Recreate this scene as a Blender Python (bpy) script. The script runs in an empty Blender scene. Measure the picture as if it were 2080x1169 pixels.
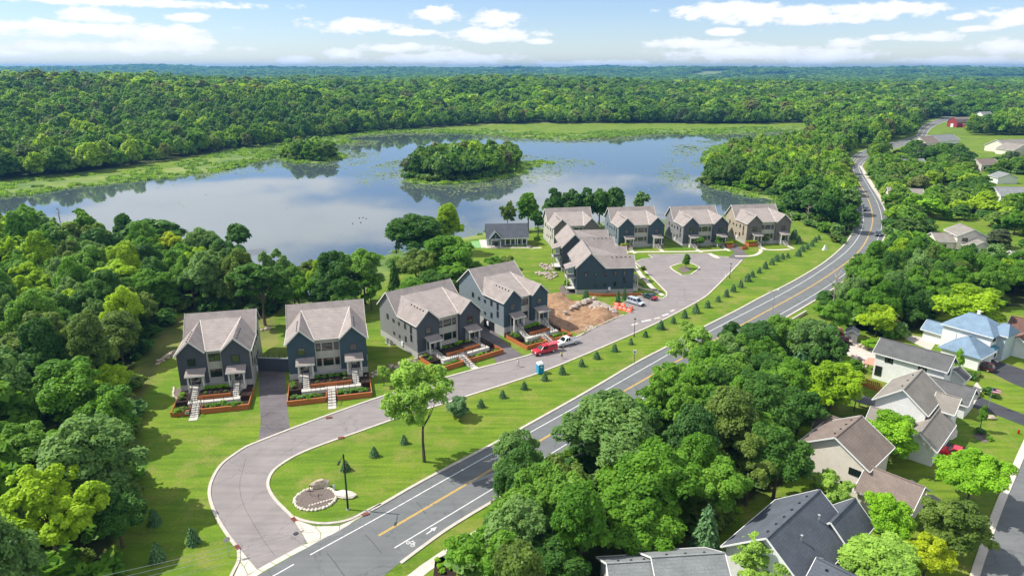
import bpy, math, random
import numpy as np
from mathutils import Vector, Matrix
R=math.radians
rnd=random.Random(7)
C=bpy.context.scene.collection
scn=bpy.context.scene
# ---------------------------------------------------------------- camera, sky, sun, exposure
FPX=1387.; CAMH=60.; PITCH=math.atan((584.5-139)/FPX)
cam=bpy.data.objects.new('camera',bpy.data.cameras.new('camera')); C.objects.link(cam)
cam.location=(0,0,CAMH); cam.rotation_euler=(math.pi/2-PITCH,0,0)
cam.data.sensor_width=36; cam.data.lens=36*FPX/2080; cam.data.clip_start=.5; cam.data.clip_end=40000
scn.camera=cam
SUN_EL=50; SUNV=Vector((-1,.15,0)).normalized()          # horizontal direction towards the sun
sl=bpy.data.lights.new('sun','SUN'); sl.energy=4.3; sl.angle=R(.53); sl.color=(1,.955,.88)
so=bpy.data.objects.new('sun',sl); C.objects.link(so)
sv=Vector((SUNV.x*math.cos(R(SUN_EL)),SUNV.y*math.cos(R(SUN_EL)),math.sin(R(SUN_EL))))
so.rotation_euler=sv.to_track_quat('Z','Y').to_euler(); so.location=(-200,60,250)
scn.view_settings.view_transform='Standard'; scn.view_settings.look='None'
scn.view_settings.exposure=.58; scn.view_settings.gamma=1; scn.view_settings.use_curve_mapping=False
scn.cycles.max_bounces=5; scn.cycles.diffuse_bounces=3; scn.cycles.glossy_bounces=2; scn.cycles.transmission_bounces=3
scn.cycles.volume_bounces=0; scn.cycles.transparent_max_bounces=4
scn.cycles.use_adaptive_sampling=True; scn.cycles.adaptive_threshold=.02; scn.cycles.use_denoising=True
scn.cycles.caustics_reflective=False; scn.cycles.caustics_refractive=False; scn.cycles.sample_clamp_indirect=6
cp,sp=math.cos(PITCH),math.sin(PITCH)
def raydir(px,py):
    x=(px-1040)/FPX; u=-(py-584.5)/FPX
    return (x,cp+u*sp,-sp+u*cp)
def G(px,py,z=0.):
    "the point at height z that stands at photograph pixel (px,py)"
    x,y,d=raydir(px,py); t=(z-CAMH)/d
    return Vector((x*t,y*t,z))
def proj(v):
    dep=v[1]*cp+(CAMH-v[2])*sp; up=v[1]*sp+(v[2]-CAMH)*cp
    return (1040+FPX*v[0]/max(dep,1e-3),584.5-FPX*up/max(dep,1e-3),dep)
# ---- world: Nishita sky with cumulus
w=bpy.data.worlds.new('World'); scn.world=w; w.use_nodes=True
nt=w.node_tree; N=nt.nodes; L=nt.links; N.clear()
def nd(t,**k):
    n=N.new(t)
    for a,b in k.items(): setattr(n,a,b)
    return n
def mth(op,a,b=None,c=None,clamp=False):
    n=nd('ShaderNodeMath',operation=op,use_clamp=clamp)
    for i,v in enumerate((a,b,c)):
        if v is None: continue
        if isinstance(v,(int,float)): n.inputs[i].default_value=v
        else: L.new(v,n.inputs[i])
    return n.outputs[0]
sky=nd('ShaderNodeTexSky',sky_type='NISHITA',sun_disc=False); sky.sun_elevation=R(SUN_EL)
sky.sun_rotation=math.atan2(SUNV.x,SUNV.y); sky.altitude=200; sky.air_density=1.0; sky.dust_density=.0; sky.ozone_density=3.0
tc=nd('ShaderNodeTexCoord'); sep=nd('ShaderNodeSeparateXYZ'); L.new(tc.outputs['Generated'],sep.inputs[0])
X,Y,Z=sep.outputs
az=mth('ARCTAN2',X,Y); el=mth('ARCSINE',Z)
cb=nd('ShaderNodeCombineXYZ'); L.new(az,cb.inputs[0]); L.new(el,cb.inputs[1])
nz=nd('ShaderNodeTexNoise'); nz.inputs['Scale'].default_value=1; nz.inputs['Detail'].default_value=8; nz.inputs['Roughness'].default_value=.6
sc=nd('ShaderNodeVectorMath',operation='MULTIPLY'); L.new(cb.outputs[0],sc.inputs[0]); sc.inputs[1].default_value=(30,70,1)
L.new(sc.outputs[0],nz.inputs['Vector'])
CLOUDS=[(50,52,95,15),(190,33,70,15),(210,62,190,16),(345,72,75,20),(100,98,120,14),(300,97,145,15),(405,86,42,9),(30,108,60,10),(380,36,45,9),(240,4,270,9),
(725,54,82,15),(840,66,58,7),(887,30,42,19),(1007,38,50,17),(1000,72,85,15),(600,122,34,9),(695,110,38,11),(812,97,75,10),(910,118,130,12),(1092,84,30,6),(1210,130,125,7),
(1450,22,80,18),(1560,28,150,20),(1760,18,150,14),(1660,38,150,12),(1425,90,100,12),(1500,108,150,16),(1475,66,50,8),(1665,115,105,16),(1722,87,45,10),(1784,77,20,6),(1890,74,65,11),(1975,58,40,7),(2060,35,70,18),(2055,95,75,16),(1950,124,130,10),(1955,36,30,7)]
acc=None
for (a,b,c,d) in CLOUDS:
    def ae(px,py):
        v=Vector(raydir(px,py)).normalized(); return math.atan2(v.x,v.y),math.asin(v.z)
    a0,e0=ae(a,b); a1,_=ae(a+c*1.1,b); _,e1=ae(a,b-d)
    s1=nd('ShaderNodeVectorMath',operation='SUBTRACT'); L.new(cb.outputs[0],s1.inputs[0]); s1.inputs[1].default_value=(a0,e0,0)
    s2=nd('ShaderNodeVectorMath',operation='MULTIPLY'); L.new(s1.outputs[0],s2.inputs[0]); s2.inputs[1].default_value=(1/abs(a1-a0),1/abs(e1-e0),0)
    s3=nd('ShaderNodeVectorMath',operation='LENGTH'); L.new(s2.outputs[0],s3.inputs[0])
    acc=s3.outputs['Value'] if acc is None else mth('SMOOTH_MIN',acc,s3.outputs['Value'],.22)
blob=mth('SUBTRACT',1.2,acc)
# broken cumulus over the rest of the sky, laid out on a cloud plane
zc=mth('MAXIMUM',mth('ADD',Z,.06),.02)
pl=nd('ShaderNodeCombineXYZ'); L.new(mth('DIVIDE',X,zc),pl.inputs[0]); L.new(mth('DIVIDE',Y,zc),pl.inputs[1])
n2=nd('ShaderNodeTexNoise'); n2.inputs['Scale'].default_value=.75; n2.inputs['Detail'].default_value=7; n2.inputs['Roughness'].default_value=.52
L.new(pl.outputs[0],n2.inputs['Vector'])
wide=mth('MULTIPLY',mth('SUBTRACT',n2.outputs['Fac'],.405),4.6)
hi=nd('ShaderNodeMapRange',interpolation_type='SMOOTHSTEP'); L.new(el,hi.inputs[0]); hi.inputs[1].default_value=R(5.5); hi.inputs[2].default_value=R(8.5)
low=mth('ADD',mth('MULTIPLY',blob,1.25),mth('MULTIPLY',mth('SUBTRACT',nz.outputs['Fac'],.5),3.6))
mixd=nd('ShaderNodeMix'); L.new(hi.outputs[0],mixd.inputs[0]); L.new(low,mixd.inputs[2]); L.new(wide,mixd.inputs[3])
den=nd('ShaderNodeMapRange',interpolation_type='SMOOTHSTEP'); L.new(mixd.outputs[0],den.inputs[0]); den.inputs[1].default_value=-.02; den.inputs[2].default_value=.62
tint=nd('ShaderNodeVectorMath',operation='MULTIPLY'); L.new(sky.outputs[0],tint.inputs[0]); tint.inputs[1].default_value=(.76,.79,.93)
bs=nd('ShaderNodeBackground'); L.new(tint.outputs[0],bs.inputs[0]); bs.inputs[1].default_value=.107
cr=nd('ShaderNodeMapRange'); L.new(mixd.outputs[0],cr.inputs[0]); cr.inputs[1].default_value=.3; cr.inputs[2].default_value=2.0; cr.inputs[3].default_value=.74; cr.inputs[4].default_value=.9
bc=nd('ShaderNodeBackground'); bc.inputs[0].default_value=(.955,.975,1,1); L.new(cr.outputs[0],bc.inputs[1])
ms=nd('ShaderNodeMixShader'); L.new(mth('MULTIPLY',den.outputs[0],.96),ms.inputs[0]); L.new(bs.outputs[0],ms.inputs[1]); L.new(bc.outputs[0],ms.inputs[2])
ow=nd('ShaderNodeOutputWorld'); L.new(ms.outputs[0],ow.inputs[0])
# ---------------------------------------------------------------- materials
def mat(name,col,rough=.8,spec=.3,metal=0,noise=None,bump=None,col2=None,stretch=None,detail=4,emit=None,coat=0):
    m=bpy.data.materials.new(name); m.use_nodes=True; t=m.node_tree; p=t.nodes['Principled BSDF']
    p.inputs['Base Color'].default_value=(*col,1); p.inputs['Roughness'].default_value=rough
    p.inputs['Specular IOR Level'].default_value=spec; p.inputs['Metallic'].default_value=metal; p.inputs['Coat Weight'].default_value=coat
    if noise:
        tcn=t.nodes.new('ShaderNodeTexCoord'); src=tcn.outputs['Object']
        if stretch:
            mp=t.nodes.new('ShaderNodeMapping'); mp.inputs['Scale'].default_value=stretch; t.links.new(src,mp.inputs[0]); src=mp.outputs[0]
        n=t.nodes.new('ShaderNodeTexNoise'); n.inputs['Scale'].default_value=noise; n.inputs['Detail'].default_value=detail; n.inputs['Roughness'].default_value=.65
        t.links.new(src,n.inputs['Vector'])
        r=t.nodes.new('ShaderNodeMapRange'); t.links.new(n.outputs['Fac'],r.inputs[0]); r.inputs[1].default_value=.3; r.inputs[2].default_value=.7
        mx=t.nodes.new('ShaderNodeMix'); mx.data_type='RGBA'; t.links.new(r.outputs[0],mx.inputs[0])
        c2=col2 or tuple(c*.7 for c in col); mx.inputs[6].default_value=(*c2,1); mx.inputs[7].default_value=(*col,1)
        t.links.new(mx.outputs[2],p.inputs['Base Color'])
        if bump:
            b=t.nodes.new('ShaderNodeBump'); b.inputs['Strength'].default_value=bump; b.inputs['Distance'].default_value=.05
            t.links.new(n.outputs['Fac'],b.inputs['Height']); t.links.new(b.outputs[0],p.inputs['Normal'])
    return m
def siding(name,col,scale,axis='v'):
    "painted boards: fine repeating joints, vertical or horizontal"
    m=mat(name,col,.62,.3,noise=1.2,col2=tuple(c*.88 for c in col)); t=m.node_tree; p=t.nodes['Principled BSDF']
    tcn=t.nodes.new('ShaderNodeTexCoord'); s=t.nodes.new('ShaderNodeSeparateXYZ'); t.links.new(tcn.outputs['Object'],s.inputs[0])
    def M(op,a,b=0.,c=0.):
        n=t.nodes.new('ShaderNodeMath'); n.operation=op
        for i,v in enumerate((a,b,c)):
            if isinstance(v,(int,float)): n.inputs[i].default_value=v
            else: t.links.new(v,n.inputs[i])
        return n.outputs[0]
    src=s.outputs[2] if axis=='h' else M('ADD',s.outputs[0],s.outputs[1])
    fr=M('FRACT',M('MULTIPLY',src,1/scale)); ln=M('LESS_THAN',fr,.16)
    b=t.nodes.new('ShaderNodeBump'); b.inputs['Strength'].default_value=.8; b.inputs['Distance'].default_value=.03
    t.links.new(ln,b.inputs['Height']); t.links.new(b.outputs[0],p.inputs['Normal'])
    return m
def shingle(name,c1,c2):
    m=mat(name,c1,.92,.15,noise=7,col2=c2,detail=6); t=m.node_tree; p=t.nodes['Principled BSDF']
    tcn=t.nodes.new('ShaderNodeTexCoord'); br=t.nodes.new('ShaderNodeTexBrick'); br.inputs['Scale'].default_value=1
    mp=t.nodes.new('ShaderNodeMapping'); t.links.new(tcn.outputs['Object'],mp.inputs[0])
    s=t.nodes.new('ShaderNodeSeparateXYZ'); t.links.new(mp.outputs[0],s.inputs[0]); cbn=t.nodes.new('ShaderNodeCombineXYZ')
    ad=t.nodes.new('ShaderNodeMath'); ad.operation='ADD'; t.links.new(s.outputs[0],ad.inputs[0]); t.links.new(s.outputs[1],ad.inputs[1])
    t.links.new(ad.outputs[0],cbn.inputs[0]); t.links.new(s.outputs[2],cbn.inputs[1]); t.links.new(cbn.outputs[0],br.inputs['Vector'])
    br.inputs['Brick Width'].default_value=.5; br.inputs['Row Height'].default_value=.22; br.inputs['Mortar Size'].default_value=.02
    br.inputs['Color1'].default_value=(1.12,1.12,1.12,1); br.inputs['Color2'].default_value=(.82,.82,.82,1); br.inputs['Mortar'].default_value=(.6,.6,.6,1)
    n=[x for x in t.nodes if x.type=='MIX'][0]; mu=t.nodes.new('ShaderNodeMix'); mu.data_type='RGBA'; mu.blend_type='MULTIPLY'; mu.inputs[0].default_value=.4
    t.links.new(n.outputs[2],mu.inputs[6]); t.links.new(br.outputs['Color'],mu.inputs[7])
    # long streaks of weathering
    n3=t.nodes.new('ShaderNodeTexNoise'); n3.inputs['Scale'].default_value=.55; n3.inputs['Detail'].default_value=3; t.links.new(tcn.outputs['Object'],n3.inputs['Vector'])
    m3=t.nodes.new('ShaderNodeMapRange'); t.links.new(n3.outputs['Fac'],m3.inputs[0]); m3.inputs[1].default_value=.3; m3.inputs[2].default_value=.7; m3.inputs[3].default_value=.86; m3.inputs[4].default_value=1.08
    mu2=t.nodes.new('ShaderNodeVectorMath'); mu2.operation='SCALE'; t.links.new(mu.outputs[2],mu2.inputs[0]); t.links.new(m3.outputs[0],mu2.inputs['Scale'])
    t.links.new(mu2.outputs[0],p.inputs['Base Color'])
    return m
def leafmat(name,cols,trans=.42):
    "foliage: colour differs from tree to tree and from leaf clump to leaf clump"
    cols=[(c[0]*1.88,c[1]*2.08,c[2]*1.5) for c in cols]; m=bpy.data.materials.new(name); m.use_nodes=True; t=m.node_tree; t.nodes.clear(); Nn=t.nodes.new; Lk=t.links.new
    oi=Nn('ShaderNodeObjectInfo'); rp=Nn('ShaderNodeValToRGB'); e=rp.color_ramp.elements
    e[0].color=(*cols[0],1); e[0].position=0; e[1].color=(*cols[-1],1); e[1].position=1
    for i,c in enumerate(cols[1:-1]): x=e.new((i+1)/(len(cols)-1)); x.color=(*c,1)
    Lk(oi.outputs['Random'],rp.inputs[0])
    at=Nn('ShaderNodeAttribute'); at.attribute_name='var'
    hs=Nn('ShaderNodeHueSaturation'); Lk(rp.outputs[0],hs.inputs['Color'])
    if 'wood' in name:   # stands of differing age and kind: broad patches of lighter, yellower and darker trees
        n1=Nn('ShaderNodeTexNoise'); n1.inputs['Scale'].default_value=.0075; n1.inputs['Detail'].default_value=3; Lk(oi.outputs['Location'],n1.inputs['Vector'])
        r1=Nn('ShaderNodeMapRange'); Lk(n1.outputs['Fac'],r1.inputs[0]); r1.inputs[1].default_value=.36; r1.inputs[2].default_value=.64; m1=Nn('ShaderNodeMix'); m1.data_type='RGBA'; Lk(r1.outputs[0],m1.inputs[0]); m1.inputs[6].default_value=(.62,.70,.85,1); m1.inputs[7].default_value=(1.45,1.32,.95,1)
        m2=Nn('ShaderNodeMix'); m2.data_type='RGBA'; m2.blend_type='MULTIPLY'; m2.inputs[0].default_value=1; Lk(rp.outputs[0],m2.inputs[6]); Lk(m1.outputs[2],m2.inputs[7]); Lk(m2.outputs[2],hs.inputs['Color'])
    mr=Nn('ShaderNodeMapRange'); Lk(at.outputs['Fac'],mr.inputs[0]); mr.inputs[3].default_value=.6; mr.inputs[4].default_value=1.42; Lk(mr.outputs[0],hs.inputs['Value'])
    mh=Nn('ShaderNodeMapRange'); Lk(at.outputs['Fac'],mh.inputs[0]); mh.inputs[3].default_value=.515; mh.inputs[4].default_value=.485; Lk(mh.outputs[0],hs.inputs['Hue'])
    d=Nn('ShaderNodeBsdfPrincipled'); d.inputs['Roughness'].default_value=.5; d.inputs['Specular IOR Level'].default_value=.14; Lk(hs.outputs[0],d.inputs['Base Color'])
    tr=Nn('ShaderNodeBsdfTranslucent'); g=Nn('ShaderNodeMix'); g.data_type='RGBA'; g.blend_type='MULTIPLY'; g.inputs[0].default_value=1; Lk(hs.outputs[0],g.inputs[6]); g.inputs[7].default_value=(1.3,1.25,.5,1); Lk(g.outputs[2],tr.inputs[0])
    mx=Nn('ShaderNodeMixShader'); mx.inputs[0].default_value=trans; Lk(d.outputs[0],mx.inputs[1]); Lk(tr.outputs[0],mx.inputs[2])
    o=Nn('ShaderNodeOutputMaterial'); Lk(mx.outputs[0],o.inputs[0]); return m
M={}
M['roof']=shingle('taupe shingles',(.36,.315,.29),(.25,.215,.2)); M['roof_dark']=shingle('dark shingles',(.115,.125,.145),(.07,.078,.092))
M['roof_grey']=shingle('grey shingles',(.27,.285,.28),(.17,.18,.18)); M['roof_slate']=shingle('slate blue grey shingles',(.12,.132,.155),(.075,.085,.1))
M['roof_brown']=shingle('brown shingles',(.25,.2,.17),(.17,.135,.115)); M['roof_tan']=shingle('tan shingles',(.3,.275,.24),(.21,.19,.165))
M['roof_blue']=shingle('light blue shingles',(.23,.32,.41),(.15,.22,.3)); M['roof_char']=shingle('charcoal shingles',(.15,.15,.15),(.1,.1,.1)); M['roof_red']=shingle('red brown shingles',(.2,.11,.09),(.13,.075,.06))
M['charcoal']=siding('charcoal boards',(.075,.083,.1),.4); M['navy']=siding('blue boards',(.05,.083,.108),.4)
M['taupe']=siding('taupe boards',(.17,.15,.135),.4); M['beige']=siding('beige lap boards',(.5,.48,.41),.25,'h'); M['sand']=siding('sunlit taupe boards',(.42,.36,.27),.25,'h')  # sand is the taupe paint with side-wall sunlight put into the colour
M['grey_and_sunside']=siding('grey boards',(.24,.24,.24),.4); M['blue_sunside']=siding('sunlit blue boards',(.19,.23,.255),.4)  # on townhouses: charcoal and blue paint, paler because side-wall sunlight is painted in
M['white']=siding('white lap boards',(.82,.82,.79),.25,'h'); M['cream']=siding('cream lap boards',(.74,.68,.58),.25,'h'); M['paleblue']=siding('pale blue grey boards',(.5,.58,.6),.25,'h'); M['club']=siding('blue grey boards',(.3,.36,.42),.25,'h')
M['barnred']=siding('barn red boards',(.3,.035,.04),.4)
M['trim']=mat('off white trim',(.66,.64,.58),.6); M['frame']=mat('black frame',(.02,.021,.024),.4,.5); M['metal']=mat('grey metal',(.4,.41,.42),.4,.5,.4); M['black']=mat('black paint',(.015,.015,.017),.45,.4)
M['glass']=mat('window glass',(.012,.022,.02),.04,1.0); M['glass'].node_tree.nodes['Principled BSDF'].inputs['IOR'].default_value=1.6
M['concrete']=mat('concrete',(.5,.475,.43),.85,.2,noise=1.3,col2=(.47,.44,.39),bump=.1); M['found']=mat('foundation concrete',(.44,.43,.4),.85,.2,noise=2,col2=(.36,.35,.33))
M['stone']=mat('pale fieldstone',(.56,.47,.39),.9,.2,noise=2.2,col2=(.26,.21,.18),bump=.5); M['boulder']=mat('boulder stone',(.5,.43,.33),.9,.2,noise=1.6,col2=(.34,.28,.21),bump=.6)
M['whitestone']=mat('white stone',(.75,.7,.6),.9,.2,noise=1.6,col2=(.5,.43,.34),bump=.5)
M['cedar']=mat('cedar boards',(.5,.17,.05),.7,.25,noise=2.5,col2=(.36,.11,.035),stretch=(1,1,7)); M['fencewood']=mat('orange fence boards',(.5,.19,.06),.75,noise=3,col2=(.38,.13,.04))
M['mulch']=mat('dark mulch',(.055,.035,.026),.95,.1,noise=6,col2=(.02,.014,.012),bump=.7); M['mulchg']=mat('grey mulch',(.22,.18,.16),.95,.1,noise=7,col2=(.1,.08,.07),bump=.7)
M['soil']=mat('bare soil',(.4,.26,.16),.95,.1,noise=.7,col2=(.17,.09,.05),bump=.6,detail=8); M['soild']=mat('dark soil',(.16,.1,.075),.95,.1,noise=.8,col2=(.09,.055,.04),bump=.6,detail=8)
M['rubber']=mat('tyre rubber',(.02,.02,.02),.8); M['chrome']=mat('bright metal',(.7,.7,.7),.25,.5,.8)
M['bark']=mat('bark',(.15,.12,.095),.95,.1,noise=4,col2=(.08,.062,.05),bump=.6,stretch=(1,1,.25)); M['deadwood']=mat('bleached bark',(.42,.36,.3),.9,.1,noise=4,col2=(.28,.24,.2))
M['skin']=mat('skin',(.5,.3,.22),.6); M['plasticwhite']=mat('white plastic',(.8,.8,.8),.4,.4)
def paint(name,c,r=.25,coat=.6): return mat(name,c,r,.5,coat=coat)
DG=(.04,.085,.014); MG=(.07,.135,.018); YG=(.12,.19,.018); GG=(.055,.095,.04); OL=(.09,.115,.03)
LF={'dark green':leafmat('dark green leaves',[(.034,.078,.018),(.045,.095,.02),(.042,.088,.028)]),'green':leafmat('green leaves',[(.062,.13,.016),(.08,.155,.02),(.085,.15,.03)]),
 'yellow-green':leafmat('yellow green leaves',[(.16,.23,.016),(.19,.25,.02)]),'bright green':leafmat('bright green leaves',[(.115,.21,.016),(.135,.23,.02)]),'grey-green':leafmat('grey green leaves',[(.085,.14,.048),(.1,.155,.06)]),
 'olive':leafmat('olive leaves',[(.082,.115,.028),(.092,.125,.034)]),'pale green':leafmat('pale green leaves',[(.15,.225,.05),(.17,.24,.06)]),'bright yellow':leafmat('golden leaves',[(.2,.225,.012),(.215,.24,.015)]),'purple':leafmat('purple leaves',[(.035,.018,.028),(.04,.02,.03)],.1),
 'blue-green':leafmat('blue green needles',[(.045,.09,.045),(.07,.12,.06)],.15),'silver-blue':leafmat('silver blue needles',[(.09,.14,.15),(.1,.15,.17)],.05)}
WOOD=[leafmat('wood leaves',[(.05,.1,.022),(.09,.165,.022),(.045,.09,.03),(.12,.19,.022),(.07,.13,.03),(.105,.15,.045),(.17,.235,.025),(.06,.115,.02),(.1,.16,.05),(.055,.11,.025),(.1,.105,.06),(.06,.12,.02),(.085,.16,.02)]),
      leafmat('distant wood leaves',[(.05,.1,.02),(.09,.155,.025),(.045,.095,.03),(.12,.18,.03),(.055,.11,.03)])]
# ---------------------------------------------------------------- mesh helpers
class MB:
    def __init__(s): s.v=[]; s.f=[]
    def add(s,vs,fs):
        b=len(s.v); s.v+= [tuple(v) for v in vs]; s.f+=[tuple(i+b for i in f) for f in fs]; return s
    def box(s,x0,y0,z0,x1,y1,z1):
        return s.add([(x0,y0,z0),(x1,y0,z0),(x1,y1,z0),(x0,y1,z0),(x0,y0,z1),(x1,y0,z1),(x1,y1,z1),(x0,y1,z1)],[(3,2,1,0),(4,5,6,7),(0,1,5,4),(1,2,6,5),(2,3,7,6),(3,0,4,7)])
    def loft(s,a,b,cap=True):
        n=len(a); fs=[(i,(i+1)%n,n+(i+1)%n,n+i) for i in range(n)]
        if cap: fs+=[tuple(range(n-1,-1,-1)),tuple(range(n,2*n))]
        return s.add(list(a)+list(b),fs)
    def slab(s,pts,t=.2): return s.loft([(p[0],p[1],p[2]-t) for p in pts],pts)
    def ex(s,poly,axis,a,b):
        "extrude a 2-D outline along an axis; poly is (y,z) for x, (x,z) for y, (x,y) for z"
        f={'x':lambda p,q:(q,p[0],p[1]),'y':lambda p,q:(p[0],q,p[1]),'z':lambda p,q:(p[0],p[1],q)}[axis]
        return s.loft([f(p,a) for p in poly],[f(p,b) for p in poly])
    def beam(s,p,q,wd,h):
        p=Vector(p);q=Vector(q);d=(q-p).normalized(); sd=d.cross(Vector((0,0,1)))
        if sd.length<1e-4: sd=Vector((1,0,0))
        sd.normalize(); up=sd.cross(d); A=[];B=[]
        for a,b in((-1,-1),(1,-1),(1,1),(-1,1)):
            o=sd*a*wd/2+up*b*h/2; A.append(p+o);B.append(q+o)
        return s.loft(A,B)
    def tube(s,pts,rs,n=6):
        pts=[Vector(p) for p in pts]; rings=[]
        for i,p in enumerate(pts):
            d=(pts[min(i+1,len(pts)-1)]-pts[max(i-1,0)]).normalized(); a=d.cross(Vector((.13,.97,.2)));a.normalize();b=d.cross(a)
            r=rs[i] if isinstance(rs,(list,tuple)) else rs
            rings.append([p+a*r*math.cos(2*math.pi*k/n)+b*r*math.sin(2*math.pi*k/n) for k in range(n)])
        for i in range(len(rings)-1): s.loft(rings[i],rings[i+1],True)
        return s
    def disc(s,c,r,n=10,ax='z',t=.02):
        P=[]
        for k in range(n):
            a=2*math.pi*k/n; u,v=r*math.cos(a),r*math.sin(a); P.append((u,v))
        o=MB().ex([(p[0],p[1]) for p in P],ax,-t/2,t/2)
        return s.add([(v[0]+c[0],v[1]+c[1],v[2]+c[2]) for v in o.v],o.f)
    def rock(s,c,r,sd,fl=.8):
        q=random.Random(sd); P=[]; n=7
        rings=[(-.75,.55),(-.25,.98),(.3,.9),(.8,.45)]
        off=[[q.uniform(.8,1.18) for _ in range(n)] for _ in rings]
        a0=q.random()*6; ex=q.uniform(.8,1.25)
        for (zz,rr),of in zip(rings,off): P.append([(c[0]+r*rr*of[k]*ex*math.cos(a0+2*math.pi*k/n),c[1]+r*rr*of[k]/ex*math.sin(a0+2*math.pi*k/n),c[2]+zz*r*fl) for k in range(n)])
        vs=sum(P,[]); fs=[]
        for i in range(3):
            for k in range(n): fs.append((i*n+k,i*n+(k+1)%n,(i+1)*n+(k+1)%n,(i+1)*n+k))
        fs+=[tuple(range(n-1,-1,-1)),tuple(range(3*n,4*n))]
        return s.add(vs,fs)
    def mesh(s,name,m=None):
        me=bpy.data.meshes.new(name); me.from_pydata(s.v,[],s.f); me.update()
        if m is not None: me.materials.append(m)
        return me
    def build(s,name,m,parent=None,loc=None,rot=0):
        return place(name,s.mesh(name,m),parent,loc,rot)
def place(name,me,parent=None,loc=None,rot=0):
    o=bpy.data.objects.new(name,me); C.objects.link(o)
    if parent: o.parent=parent
    if loc is not None: o.location=loc
    if rot: o.rotation_euler=(0,0,rot)
    return o
def tag(o,label=None,cat=None,group=None,kind=None):
    for k,v in(('label',label),('category',cat),('group',group),('kind',kind)):
        if v: o[k]=v
    return o
def thing(name,label,cat,loc=(0,0,0),rot=0,group=None):
    o=bpy.data.objects.new(name,None); C.objects.link(o); o.location=loc; o.rotation_euler=(0,0,rot); o.empty_display_size=.5
    return tag(o,label,cat,group)
def ordinal(n):
    return ['zeroth','first','second','third','fourth','fifth','sixth','seventh','eighth','ninth','tenth','eleventh','twelfth','thirteenth','fourteenth','fifteenth','sixteenth','seventeenth','eighteenth','nineteenth','twentieth'][n] if n<=20 else f"{n}{'st' if n%10==1 else 'nd' if n%10==2 else 'rd' if n%10==3 else 'th'}"
def P2(*a,z=0.): return [G(x,y,z) for x,y in a]
def pin(x,y,poly):
    "which points lie in a polygon, and their distance to its outline"
    x=np.asarray(x,float); y=np.asarray(y,float); ins=np.zeros(x.shape,bool); d=np.full(x.shape,1e9); n=len(poly)
    for i in range(n):
        x0,y0=poly[i][0],poly[i][1]; x1,y1=poly[(i+1)%n][0],poly[(i+1)%n][1]
        c=((y0>y)!=(y1>y)); 
        with np.errstate(divide='ignore',invalid='ignore'): xi=(x1-x0)*(y-y0)/((y1-y0) if y1!=y0 else 1e-9)+x0
        ins^=c&(x<xi)
        dx,dy=x1-x0,y1-y0; t=np.clip(((x-x0)*dx+(y-y0)*dy)/(dx*dx+dy*dy+1e-9),0,1)
        d=np.minimum(d,np.hypot(x-x0-t*dx,y-y0-t*dy))
    return np.where(ins,d,-d)
def vnoise(x,y,s,seed=0):
    x=np.asarray(x,float)/s; y=np.asarray(y,float)/s; xi=np.floor(x).astype(np.int64); yi=np.floor(y).astype(np.int64); fx=x-xi; fy=y-yi
    fx=fx*fx*(3-2*fx); fy=fy*fy*(3-2*fy)
    def h(a,b):
        n=(a*374761393+b*668265263+seed*974634777)&0x7fffffff; n=((n^(n>>13))*1274126177)&0x7fffffff; n=n^(n>>16); return (n&0xffff)/65535.
    return (h(xi,yi)*(1-fx)+h(xi+1,yi)*fx)*(1-fy)+(h(xi,yi+1)*(1-fx)+h(xi+1,yi+1)*fx)*fy
def sstep(t): t=np.clip(t,0,1); return t*t*(3-2*t)
# ---------------------------------------------------------------- lie of the land
WZ=-.6
LAKE=P2((-260,470),(-160,430),(-60,412),(0,402),(60,396),(120,385),(200,376),(300,366),(400,354),(470,345),(520,330),(560,316),(600,306),(660,296),(720,288),(700,280),(740,274),(800,270),(900,270),(1000,274),(1060,281),(1150,284),(1240,279),(1330,272),(1440,274),(1500,271),(1580,267),(1650,268),(1665,276),(1640,284),(1560,288),(1470,292),(1440,300),(1428,330),(1424,366),(1450,384),(1500,392),(1560,402),(1590,412),(1560,425),(1480,440),(1400,446),(1250,456),(1100,463),(1000,472),(962,482),(930,488),(880,500),(820,512),(780,528),(750,555),(720,580),(680,596),(600,596),(520,566),(430,530),(320,502),(200,490),(60,486),(-100,500),(-260,520),z=WZ)
ISL=[P2((816,366),(860,374),(910,376),(970,372),(1030,360),(1066,350),(1075,340),(1060,328),(1000,318),(900,320),(830,340),z=WZ),
     P2((560,322),(600,332),(660,332),(700,322),(690,310),(640,300),(580,306),z=WZ), P2((1060,338),(1080,340),(1095,334),(1070,328),z=WZ),P2((1072,330),(1100,333),(1128,331),(1105,326),z=WZ),
     P2((1440,366),(1500,378),(1560,392),(1600,404),(1600,380),(1480,350),z=WZ)]
yl=lambda x: np.interp(x,[-2000,-800,-400,-266,-149,0,300,450,900,2500],[200,260,310,395,690,800,800,860,1050,1300])
def water(x,y):
    w=pin(x,y,LAKE)
    for i in ISL: w=np.minimum(w,-pin(x,y,i))
    return w
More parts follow.
